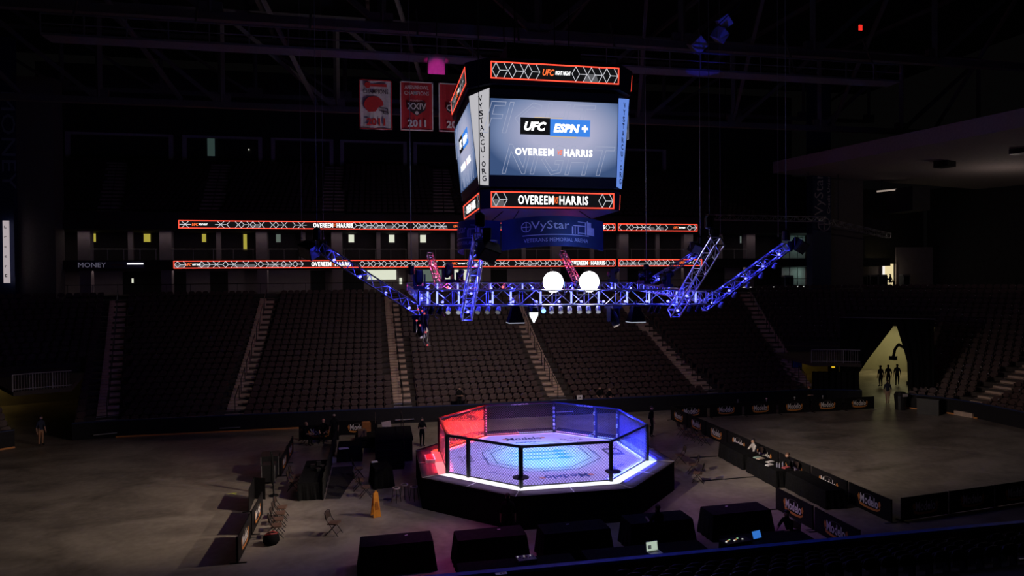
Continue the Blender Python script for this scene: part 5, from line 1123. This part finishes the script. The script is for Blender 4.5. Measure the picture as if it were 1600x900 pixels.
# wet floor sign
t = thing('floor_sign', 'yellow orange folding caution sign on the floor', 'caution sign', (-7.6, -2.85, 0), A(20)); SY = mat('sign_yellow', (0.80, 0.30, 0.03), 0.5)
for s in (-1, 1):
    pn = part('panel', MB().ext([(-0.16, s * 0.17, 0), (0.16, s * 0.17, 0), (0.10, s * 0.02, 0.95), (-0.10, s * 0.02, 0.95)], (0, s * 0.02, 0)), SY, t)
    part('print', MB().ext([(-0.08, s * 0.205 - 0.06 * s, 0.30), (0.08, s * 0.205 - 0.06 * s, 0.30), (0.05, s * 0.1, 0.62), (-0.05, s * 0.1, 0.62)], (0, s * 0.012, 0)), mat('sign_print', (0.45, 0.13, 0.01), 0.6), pn)
part('hinge', MB().bb(-0.10, 0.10, -0.03, 0.03, 0.93, 0.97), SY, t); part('handle', MB().bb(-0.05, 0.05, -0.02, 0.02, 0.97, 1.03), SY, t)
t = thing('tape_mark', 'yellow tape mark stuck on the floor at left', 'tape', at_z(362, 771, 0.0)); part('strip', MB().box(0, 0, 0.003, 0.45, 0.07, 0.004, 0.25), YEL, t); part('strip', MB().box(0.12, -0.1, 0.003, 0.3, 0.06, 0.004, -0.7), YEL, t)
t = thing('red_bag', 'black bag with red straps on the floor by the folding chairs', 'bag', (-11.35, -5.0, 0)); part('body', MB().lathe([(0.22, 0), (0.3, 0.12), (0.28, 0.3), (0.14, 0.4)], 12), BLACK, t, smooth=True); part('strap', MB().path([(-0.2, -0.1, 0.36), (0, -0.16, 0.42), (0.2, -0.05, 0.38)], 0.03, 6), mat('red_strap', (0.45, 0.05, 0.05), 0.6), t); part('strap', MB().path([(-0.2, 0.1, 0.34), (0.05, 0.12, 0.42), (0.22, 0.1, 0.34)], 0.03, 6), mat('red_strap', (0.45, 0.05, 0.05), 0.6), t)
# right-hand tables
g = 'black draped tables along the right barrier'
draped('draped_table', 10.85, 1.15, 0.9, 2.5, 0.76, A(-2), 'far black draped table along the right barrier', 0.05, g); draped('draped_table', 10.8, -1.8, 0.9, 2.6, 0.76, A(-2), 'middle black draped table with papers along the right barrier', 0.05, g); draped('draped_table', 11.1, -4.7, 0.85, 2.9, 0.76, A(-2), 'near bare black draped table along the right barrier', 0.05, g)
for k, (u, v, m) in enumerate(((1188, 717, mat('cream_paper', (0.7, 0.55, 0.42), 0.7)), (1203, 722, MWHITE), (1202, 727, MWHITE), (1183, 715, mat('mint_cup', (0.4, 0.6, 0.5), 0.6)), (1228, 731, mat('pink_folder', (0.55, 0.12, 0.14), 0.6)))): clutter(u, v, 0.775, 0.42, 0.2, 0.02, m, 'paper_sheet', ('cream papers', 'white papers, upper sheet', 'white papers, lower sheet', 'mint green pad', 'red folder')[k] + ' on the middle right table', 'paper', 0.4)
for k, (u, v) in enumerate(((1214, 730), (1218, 731), (1223, 729))):
    p = at_z(u, v, 0.775); t = thing('water_bottle', 'small clear bottle on the middle right table, %s from the left' % ORD[k], 'bottle', p); part('body', MB().lathe([(0.035, 0), (0.035, 0.15), (0.014, 0.19), (0.014, 0.21)], 8), mat('bottle_plastic', (0.35, 0.35, 0.5), 0.3), t); part('cap', MB().lathe([(0.016, 0.21), (0.016, 0.23)], 8), MWHITE, t)
for k in range(2):
    a_, b_ = (at_z(1150, 700 - 0, 0), at_z(1150, 700, 0))
for k, (u0, v0, u1, v1) in enumerate(((1078, 715, 1120, 713), (1090, 752, 1180, 745))):
    a_, b_ = at_z(u0, v0, 0.012), at_z(u1, v1, 0.012); t = thing('floor_cable', ('far' if k == 0 else 'near') + ' black cable taped across the floor right of the platform', 'cable', a_); part('cable', MB().tube((0, 0, 0), b_ - a_, 0.03, 6), BLKPL, t); part('tape', MB().box((b_ - a_).x / 2, (b_ - a_).y / 2, -0.008, 0.3, 0.12, 0.006, 0.2), BLKPL, t)
# posts behind the back barrier
for k, u in enumerate((1156, 1208, 1260, 1313)):
    p = at_z(u, 650, 0); t = thing('barrier_post', 'thin grey post between back right barrier boards, %s from the left' % ORD[k], 'post', (p.x, 12.3, 0)); part('pole', MB().tube((0, 0, 0), (0, 0, 1.05), 0.04, 8), STEEL, t); part('cap', MB().lathe([(0.06, 1.05), (0.06, 1.1)], 8), MWHITE if k else STEEL, t); part('foot', MB().lathe([(0.15, 0), (0.14, 0.02)], 10), BLKMT, t)
p = at_z(1407, 640, 0); t = thing('trash_bin', 'dark bin with white label at the right tunnel mouth', 'bin', (p.x, p.y, 0)); part('body', MB().lathe([(0.35, 0), (0.42, 1.0), (0.44, 1.05)], 14), BLKPL, t); part('lid', MB().lathe([(0.44, 1.05), (0.3, 1.3), (0.1, 1.32)], 14), BLKPL, t); part('label', MB().bb(-0.22, 0.22, -0.47, -0.45, 1.0, 1.2), mat('label_pale', (0.6, 0.55, 0.6), 0.6), t)
t = thing('equipment_cabinet', 'black low equipment cabinet right of the tunnel mouth', 'cabinet', (29.9, 9.9, 0), A(-50)); part('body', MB().bb(-0.3, 1.0, -0.4, 0.3, 0, 1.05), BLKPL, t); part('top', MB().bb(-0.35, 1.05, -0.45, 0.35, 1.05, 1.1), BLKPL, t)

# ================================================================== TUNNEL MOUTHS
def railing(kind, a, b, d, z, label):
    t = thing('balcony_railing', label, 'railing', (0, 0, 0)); ts = samples(kind, a, b); W_ = mat('railing_paint', (0.30, 0.28, 0.29), 0.6)
    t.location = (*ppt(kind, (a + b) / 2, d), z); o = Vector(t.location)
    for t0, t1 in zip(ts, ts[1:]):
        p, q = Vector((*ppt(kind, t0, d), z)) - o, Vector((*ppt(kind, t1, d), z)) - o
        for h in (0.12, 1.0): part('rail', MB().tube(p + Vector((0, 0, h)), q + Vector((0, 0, h)), 0.035, 6), W_, t)
        for k in range(7): c = p.lerp(q, k / 7); part('baluster' if k else 'post', MB().tube(c, c + Vector((0, 0, 1.0)), 0.014 if k else 0.045, 5), W_, t)
    return t
railing('L', A(125), A(106), 0.35, 3.25, 'pale balcony railing above the left tunnel mouth'); railing('R', A(80), A(57.5), 0.35, 3.05, 'pale balcony railing above the right tunnel mouth')
for nm, kind, a, b, zt in (('left', 'L', 125, 106, 3.25), ('right', 'R', 80, 57, 3.05)):
    mb = MB(); ts = samples(kind, A(a), A(b))
    for t0, t1 in zip(ts, ts[1:]):
        p = [ppt(kind, t_, d) for t_, d in ((t0, 0.2), (t1, 0.2), (t1, 8.8), (t0, 8.8))]; mb.ext([(*q, zt - 0.25) for q in p], (0, 0, 0.25))
    struct('balcony_slab', mb, CONC, 'concrete balcony slab over the %s tunnel mouth' % nm)
# right tunnel: black drape hides the lower half
def drape(kind, a, b, d, z0, z1, name, label, edge=None):
    t = thing(name, label, 'curtain', (*ppt(kind, (a + b) / 2, d), 0)); o = Vector(t.location); n = 26; P = []; mb = MB()
    for k in range(n + 1):
        tt = a + (b - a) * k / n; dd = d + 0.10 * math.sin(k * 1.9); x, y = ppt(kind, tt, dd)
        lo = z0
        P += [(x - o.x, y - o.y, lo), (x - o.x, y - o.y, z1)]
    mb.add(P, [(2 * k, 2 * k + 2, 2 * k + 3, 2 * k + 1) for k in range(n)])
    ob = part('cloth', mb, BLACK, t); sm = ob.modifiers.new('thick', 'SOLIDIFY'); sm.thickness = 0.03
    return t
drape('R', A(79), A(58), 0.6, 0.02, 2.35, 'tunnel_curtain', 'black drape hanging across the lower half of the right railed tunnel'); 
for k, (aa, mtl) in enumerate(((76, BLUEP), (64, glow('yellow_tunnel_light', (0.9, 0.55, 0.02), 0.9)))):
    x, y = ppt('R', A(aa), 5.0); t = thing(('blue_wall_sign', 'wall_lamp')[k], ('blue wall panel inside the right railed tunnel', 'glowing yellow light panel inside the right railed tunnel')[k], ('sign', 'lamp')[k], (x, y, 1.2), A(aa) - PI / 2); part('panel', MB().bb(-0.35 if k == 0 else -0.12, 0.35 if k == 0 else 0.12, 0, 0.06, 0.9, 1.7), mtl, t); part('frame', MB().bb(-0.4, 0.4, 0.06, 0.1, -1.2, 1.75), BLKMT, t)
# big black curtain with a tied-back opening in the right corner
t = thing('stage_curtain', 'tall black tied-back curtain across the lit corner tunnel', 'curtain', (*ppt('R', A(47.5), 1.3), 0)); o = Vector(t.location); aw = Vector((math.cos(A(47.5) - PI / 2), math.sin(A(47.5) - PI / 2), 0)); nrm = Vector((math.cos(A(47.5)), math.sin(A(47.5)), 0))
def curtain_side(xo, inner, nm):
    """strip between the outer edge xo and the inner outline (list of (x, z))"""
    n = 12; P = []; F = []
    for r_, (xi, z) in enumerate(inner):
        for k in range(n + 1):
            x = xo + (xi - xo) * k / n; P.append(tuple(aw * x + nrm * (0.10 * math.sin(k * 2.3)) + Vector((0, 0, z))))
    for r_ in range(len(inner) - 1):
        for k in range(n): a_ = r_ * (n + 1) + k; F.append((a_, a_ + 1, a_ + n + 2, a_ + n + 1))
    ob = part(nm, MB().add(P, F), BLACK, t); ob.modifiers.new('thick', 'SOLIDIFY').thickness = 0.04
# the mouth as seen: left leaf swept low to the left, right leaf hanging steeper
curtain_side(-3.0, [(-2.0, 0.02), (-2.05, 0.9), (-1.75, 2.1), (-1.0, 3.4), (-0.2, 4.6), (0.55, 5.75), (0.7, 6.4)], 'left_leaf')
curtain_side(3.2, [(1.6, 0.02), (1.55, 1.5), (1.5, 3.2), (1.25, 4.3), (0.85, 5.75), (0.7, 6.4)], 'right_leaf')
part('track', MB().tube(aw * -3.1 + Vector((0, 0, 6.45)), aw * 3.3 + Vector((0, 0, 6.45)), 0.04, 6), STEEL, t)
# camera crane silhouette in the corner tunnel
p = at_z(1408, 606, 0); t = thing('camera_jib', 'black camera crane arm leaning out in the lit corner tunnel', 'camera crane', p); part('arm', MB().path([(1.9, 0.7, 2.5), (0.6, 0.2, 3.35), (-0.25, 0.0, 3.75)], 0.13, 6), BLKMT, t); part('remote_head', MB().path([(-0.25, 0, 3.75), (-0.6, 0, 3.35), (-0.75, 0, 2.75)], 0.11, 6), BLKPL, t); part('pedestal', MB().tube((1.9, 0.7, 0), (1.9, 0.7, 2.6), 0.13, 8), BLKMT, t); part('camera_body', MB().box(-0.78, 0, 2.6, 0.4, 0.5, 0.35, 0.3), BLKPL, t); part('lens', MB().tube((-0.9, -0.2, 2.6), (-1.1, -0.5, 2.6), 0.09, 8), BLKPL, t); part('dolly', MB().box(1.9, 0.7, 0.2, 0.9, 0.8, 0.35, 0.3), BLKPL, t)

# concourse gear at the right: lit doorway, flight cases
p0, p1 = at_y(1378, 447, 38.0), at_y(1399, 412, 38.0)
t = struct('door_20', MB().bb(p0.x - 0.15, p0.x, 37.9, 38.1, 8.5, p1.z).bb(p1.x, p1.x + 0.15, 37.9, 38.1, 8.5, p1.z), WALLP); part('lit_room_panel', MB().bb(p0.x, p1.x, 38.3, 38.35, 8.5, p1.z), glow('lit_doorway', (0.80, 0.66, 0.36), 1.0), t); part('door_leaf', MB().bb(p0.x, p0.x + 0.35, 37.95, 38.2, 8.5, p1.z), glow('door_leaf_lit', (0.95, 0.9, 0.85), 1.0), t)
add_light('POINT', 'doorway_light', ((p0.x + p1.x) / 2, 37.4, 10.3), 12, (1.0, 0.85, 0.6), radius=0.2)
c = MB(); c.bb(p0.x - 12, p0.x - 0.15, 38.05, 38.15, 8.5, 10.9); c.bb(p1.x + 0.15, 57, 38.05, 38.15, 8.5, 13); struct('wall_concourse_right', c, WALLP, 'pale wall beside the lit doorway on the right concourse')
for k, (u, w_) in enumerate(((1333, 1.1), (1347, 0.7), (1362, 1.0), (1376, 1.1), (1413, 0.8), (1230, 1.0))):
    p = at_y(u, 447, 36.0); t = thing('flight_case', 'metal-edged flight case on the right concourse, %s from the left' % ORD[{0: 1, 1: 2, 2: 3, 3: 4, 4: 5, 5: 0}[k]], 'case', (p.x, 36.0, 8.52)); part('body', MB().bb(-w_ / 2, w_ / 2, -0.35, 0.35, 0.0, 1.15), BLKPL, t); part('lid', MB().bb(-w_ / 2, w_ / 2, -0.36, 0.36, 1.15, 1.3), mat('case_grey', (0.2, 0.19, 0.19), 0.5), t)
    e = MB()
    for sx in (-1, 1): e.bb(sx * w_ / 2 - 0.04, sx * w_ / 2 + 0.04, -0.38, -0.34, 0.05, 1.15)
    e.bb(-w_ / 2, w_ / 2, -0.38, -0.34, 1.1, 1.17); part('metal_edges', e, ALU, t)
for k, (u, w_) in enumerate(((1165, 1.0), (1205, 0.6), (1250, 0.8), (1240, 0.7))):
    p = at_y(u, 447, 35.2); t = thing('floor_light_bar', 'low lit strip on the right concourse edge, %s from the left' % ORD[{0: 0, 1: 1, 3: 2, 2: 3}[k]], 'light', (p.x, 34.9, 8.53)); part('housing', MB().bb(-w_ / 2, w_ / 2, 0, 0.1, 0, 0.1), BLKPL, t); part('strip', MB().bb(-w_ / 2, w_ / 2, -0.02, 0, 0.01, 0.09), glow('bar_white', (0.7, 0.68, 0.62), 1.0), t)
# fixtures on the right soffit
for k, (u, v) in enumerate(((1476, 255), (1597, 233))):
    p = at_x(u, v, 40.0); t = thing('soffit_speaker', ('left' if k == 0 else 'right') + ' black speaker box under the pale right deck', 'speaker', p); part('cabinet', MB().box(0, 0, 0, 1.2, 1.2, 0.7, 0.3), BLKPL, t); part('grille', MB().box(-0.62, 0, 0, 0.04, 1.0, 0.55, 0), BLKMT, t); part('mount', MB().tube((0, 0, 0.3), (0, 0, 1.2), 0.05, 6), BLKMT, t)
c = MB(); a = at_x(1410, 280, 46.0); c.bb(45, 47, a.y - 2.5, a.y + 1.0, 16.2, 18.6); struct('duct_box', c, DARKW, 'dark box hanging below the right deck')
a = at_x(1395, 297, 45.0); t = thing('strip_light', 'dim strip light under the right deck', 'light', (44.8, a.y, a.z), A(-60)); part('tube', MB().bb(-1.4, 1.4, 0, 0.1, -0.08, 0.08), glow('strip_dim', (0.30, 0.24, 0.20), 1.0), t); part('housing', MB().bb(-1.5, 1.5, 0.1, 0.25, -0.1, 0.14), BLKMT, t)

# ================================================================== PEOPLE
import bmesh
def person(loc, rz, label, pose='stand', shirt=BLACK, pants=BLACK, hair=None, sleeves='short', look=0.0, s=1.0, bare_legs=False, cap=False):
    V = Vector; J = {}; R = {}
    sit = pose.startswith('sit')
    pz = 0.52 if sit else 0.94; lean = {'sit': 0.03, 'sitlean': -0.14, 'walk': -0.02, 'standlean': -0.16}.get(pose, 0.0)
    J['pel'] = V((0, 0.02 if not sit else 0.05, pz)); R['pel'] = 0.135
    J['wai'] = V((0, 0.02 + lean * 0.4, pz + 0.2)); R['wai'] = 0.125
    J['che'] = V((0, lean * 0.8, pz + 0.40)); R['che'] = 0.15
    J['nek'] = V((0, lean - 0.005, pz + 0.56)); R['nek'] = 0.058
    J['chn'] = V((0, lean - 0.03, pz + 0.64)); R['chn'] = 0.075
    J['hed'] = V((0, lean - 0.02, pz + 0.74)); R['hed'] = 0.092
    J['top'] = V((0, lean - 0.01, pz + 0.80)); R['top'] = 0.07
    E_ = [('pel', 'wai', 'shirt'), ('wai', 'che', 'shirt'), ('che', 'nek', 'shirt'), ('nek', 'chn', 'skin'), ('chn', 'hed', 'skin'), ('hed', 'top', 'skin')]
    J['nos'] = V((look * 0.03, lean - 0.125, pz + 0.70)); R['nos'] = 0.014; E_.append(('chn', 'nos', 'skin'))
    arm = {'stand': ((0.25, 0.03, -0.30), (0.26, -0.04, -0.55)), 'walk': ((0.24, 0.03, -0.29), (0.25, -0.02, -0.54)), 'cross': ((0.25, -0.06, -0.27), (0.02, -0.24, -0.25)),
           'reach': ((0.24, -0.12, -0.26), (0.18, -0.36, -0.22)), 'sit': ((0.25, -0.05, -0.27), (0.15, -0.28, -0.36)), 'sitlean': ((0.25, -0.16, -0.25), (0.12, -0.42, -0.30)), 'standlean': ((0.24, -0.12, -0.28), (0.18, -0.34, -0.36))}[pose]
    for sx, n in ((-1, 'l'), (1, 'r')):
        sh = V((sx * 0.17, lean * 0.9, pz + 0.47)); J['sho' + n] = sh; R['sho' + n] = 0.072
        e, h = V(arm[0]), V(arm[1]); swing = (0.10 * sx if pose == 'walk' else 0.0)
        J['elb' + n] = V((sx * e.x, sh.y + e.y + swing * 0.5, sh.z + e.z)); R['elb' + n] = 0.047
        J['wri' + n] = V((sx * h.x, sh.y + h.y + swing, sh.z + h.z)); R['wri' + n] = 0.031
        d = (J['wri' + n] - J['elb' + n]).normalized(); J['plm' + n] = J['wri' + n] + d * 0.075; R['plm' + n] = 0.034
        side = V((0, -1, 0)) if abs(d.z) > 0.7 else V((1, 0, 0)); side = (side - d * side.dot(d)).normalized(); inw = d.cross(side)
        E_ += [('che', 'sho' + n, 'shirt'), ('sho' + n, 'elb' + n, 'shirt'), ('elb' + n, 'wri' + n, 'shirt' if sleeves == 'long' else 'skin'), ('wri' + n, 'plm' + n, 'skin')]
        for f, (off, ln) in enumerate(((-0.028, 0.062), (-0.01, 0.075), (0.01, 0.07), (0.028, 0.055))):
            J['f%d%s' % (f, n)] = J['plm' + n] + side * off + d * (0.03 + ln * 0.5); R['f%d%s' % (f, n)] = 0.009
            J['t%d%s' % (f, n)] = J['plm' + n] + side * off * 1.15 + d * (0.03 + ln * 0.9) + inw * 0.02; R['t%d%s' % (f, n)] = 0.008
            E_ += [('plm' + n, 'f%d%s' % (f, n), 'skin'), ('f%d%s' % (f, n), 't%d%s' % (f, n), 'skin')]
        J['th' + n] = J['wri' + n] + d * 0.05 - side * 0.05 + inw * 0.012; R['th' + n] = 0.011; E_.append(('wri' + n, 'th' + n, 'skin'))
        st = (sx * 0.16 if pose == 'walk' else 0.0)
        hip = V((sx * 0.09, J['pel'].y, pz - 0.06)); J['hip' + n] = hip; R['hip' + n] = 0.105
        if sit: kn, an = V((sx * 0.12, -0.42, 0.50)), V((sx * 0.12, -0.40, 0.09))
        else: kn, an = V((sx * 0.10, -0.02 + st * 0.6, 0.50)), V((sx * 0.10, 0.03 + st, 0.09))
        J['kne' + n] = kn; R['kne' + n] = 0.066; J['ank' + n] = an; R['ank' + n] = 0.044; J['toe' + n] = an + V((sx * 0.02, -0.17, -0.045)); R['toe' + n] = 0.04
        E_ += [('pel', 'hip' + n, 'pants'), ('hip' + n, 'kne' + n, 'pants'), ('kne' + n, 'ank' + n, 'skin' if bare_legs else 'pants'), ('ank' + n, 'toe' + n, 'shoe')]
    bm = bmesh.new(); sl_ = bm.verts.layers.skin.verify(); VV = {}
    for k, p in J.items():
        VV[k] = bm.verts.new(p); VV[k][sl_].radius = (R[k], R[k] * (0.75 if k in ('che', 'wai', 'pel') else 1.0)); VV[k][sl_].use_root = (k == 'pel')
    for a_, b_, _ in E_: bm.edges.new((VV[a_], VV[b_]))
    me = bpy.data.meshes.new('sk'); bm.to_mesh(me); bm.free(); o = bpy.data.objects.new('sk', me); COL.objects.link(o)
    o.modifiers.new('skin', 'SKIN'); o.modifiers.new('sub', 'SUBSURF').levels = 1
    dg = bpy.context.evaluated_depsgraph_get(); body = bpy.data.meshes.new_from_object(o.evaluated_get(dg)); bpy.data.objects.remove(o)
    body.materials.clear()
    for m in (SKIN, shirt, pants, BLKPL): body.materials.append(m)
    idx = {'skin': 0, 'shirt': 1, 'pants': 2, 'shoe': 3}
    segs = [(J[a_], J[b_], idx[t_], max(R[a_], R[b_])) for a_, b_, t_ in E_]
    for p in body.polygons:
        c = p.center; best = (9, 0)
        for a_, b_, t_, rr in segs:
            d = b_ - a_; q = max(0, min(1, (c - a_).dot(d) / d.length_squared)); dist = (c - a_ - d * q).length - rr
            if dist < best[0]: best = (dist, t_)
        p.material_index = best[1]; p.use_smooth = True
    t = thing('person', label, 'person', loc, rz); t.scale = (s, s, s)
    b = part('body', body, None, t)
    H = J['hed']; hm = hair or mat('dark_hair', (0.02, 0.014, 0.012), 0.6)
    hp = [(0.098 * math.sin(q), 0.098 * math.cos(q) * 1.05) for q in [A(x) for x in (92, 75, 55, 35, 15, 3)]]
    part('cap' if cap else 'hair', MB().lathe(hp, 12), hm, t, H + Vector((0, 0.022, 0.012)), (A(-12), 0, 0), smooth=True)
    for sx in (-1, 1): part('eye', MB().lathe([(0.002, -0.008), (0.01, 0), (0.002, 0.008)], 6), BBK, t, H + Vector((sx * 0.032, -0.086, -0.02)))
    if cap: part('cap_brim', MB().bb(-0.06, 0.06, -0.17, -0.06, 0.03, 0.045), hm, t, H)
    return t
TAN = mat('tan_cloth', (0.42, 0.22, 0.12), 0.8); NVY = mat('navy_cloth', (0.02, 0.025, 0.05), 0.8); WHS = mat('white_cloth', (0.6, 0.58, 0.56), 0.8); GREYH = mat('grey_hair', (0.42, 0.33, 0.26), 0.7); REDH = mat('red_hair', (0.5, 0.12, 0.06), 0.7); LEG = mat('leg_skin', (0.50, 0.30, 0.22), 0.6)
person((at_y(718, 640, 16.0).x, 15.95, rz_(0)), A(10), 'person in black with crossed arms standing in the front row behind the cage', 'cross', s=0.98)
person((-2.85, -6.75, 0), A(170), 'person in black standing before the front platform edge, seen from behind', 'stand', s=1.02)
person((1.95, -9.15, 0), A(190), 'person in black standing at the second right draped table with hands out', 'reach', hair=mat('brown_hair', (0.12, 0.06, 0.04), 0.6), s=1.02)
p = at_z(1212, 836, 0.0); person((6.85, -9.35, 0), A(-70), 'seated operator in black working at the glowing tablet', 'sitlean')
person((-11.75, 10.35, 0), A(60), 'seated bald person in black at the far left, left of two', 'sitlean', hair=SKIN); person((-10.7, 10.9, 0), A(-10), 'seated person in black at the far left, right of two', 'sit', hair=SKIN)
person((-10.05, 10.4, 0), A(200), 'person with grey curly hair standing at the far left boards, seen from behind', 'stand', hair=GREYH, s=0.97)
p = at_z(667, 697, 0); person((-5.0, 8.4, 0.0), A(20), 'red-lit person in black standing left behind the cage', 'cross', s=0.95)
for k, (u, v, cp, lab) in enumerate(((1376, 604, True, 'left person with a cap of three dark figures in the lit tunnel'), (1388, 603, False, 'middle person of three dark figures in the lit tunnel'), (1402, 602, False, 'right person of three dark figures in the lit tunnel'))):
    p = at_z(u, v, 0); person((p.x, p.y, 0), A(180 - 20 * k), lab, 'stand' if k != 2 else 'walk', NVY, BLACK, cap=cp, hair=BLACK, s=1.04)
p = at_z(1387, 631, 0); person((p.x, p.y, 0), A(150), 'person in dark top and tan leggings walking into the lit tunnel', 'walk', NVY, LEG, s=1.02, bare_legs=True)
p = at_z(1260, 640, 0); person((p.x, 12.7, 0), A(10), 'red-haired person in black standing behind the back barrier', 'cross', hair=REDH, s=0.98)
p = at_z(1018, 683, 0); person((p.x, p.y, 0), A(40), 'person all in black standing right behind the cage', 'stand', s=1.06)
p = at_z(64, 696, 0); person((p.x, p.y, 0), A(60), 'person in dark top and tan trousers at the left tunnel mouth', 'stand', NVY, TAN)
p = at_y(1389, 447, 36.6); person((p.x + 0.2, 36.6, 8.52), A(80), 'seated technician silhouetted in the lit concourse doorway', 'sit')
person((11.5, 0.6, 0), A(-90), 'person with a pale sleeve seated behind the far right table', 'sitlean', WHS); person((11.55, -2.3, 0), A(-90), 'person in black leaning over papers at the middle right table', 'sitlean', hair=mat('brown_hair', (0.12, 0.06, 0.04), 0.6), sleeves='long')
person((at_y(938, 622, 15.8).x, 15.9, rz_(0)), A(-10), 'person with a pale face seated in the front row behind the far wall', 'sit'); person((at_y(951, 622, 15.8).x, 15.9, rz_(0)), A(20), 'crouching blond person beside the pale-faced one in the front row', 'sitlean', hair=mat('blond_hair', (0.4, 0.26, 0.12), 0.6), s=0.9)
p = at_y(908, 632, 14.6); t = thing('paper_box', 'white paper with dark print on the far wall top', 'paper', (p.x, 14.95, 1.09)); part('sheet', MB().bb(-0.2, 0.2, 0, 0.02, 0.0, 0.32), MWHITE, t); part('print', MB().bb(-0.08, -0.01, -0.006, 0, 0.1, 0.2), BBK, t); part('print', MB().bb(0.03, 0.1, -0.006, 0, 0.1, 0.2), BBK, t)
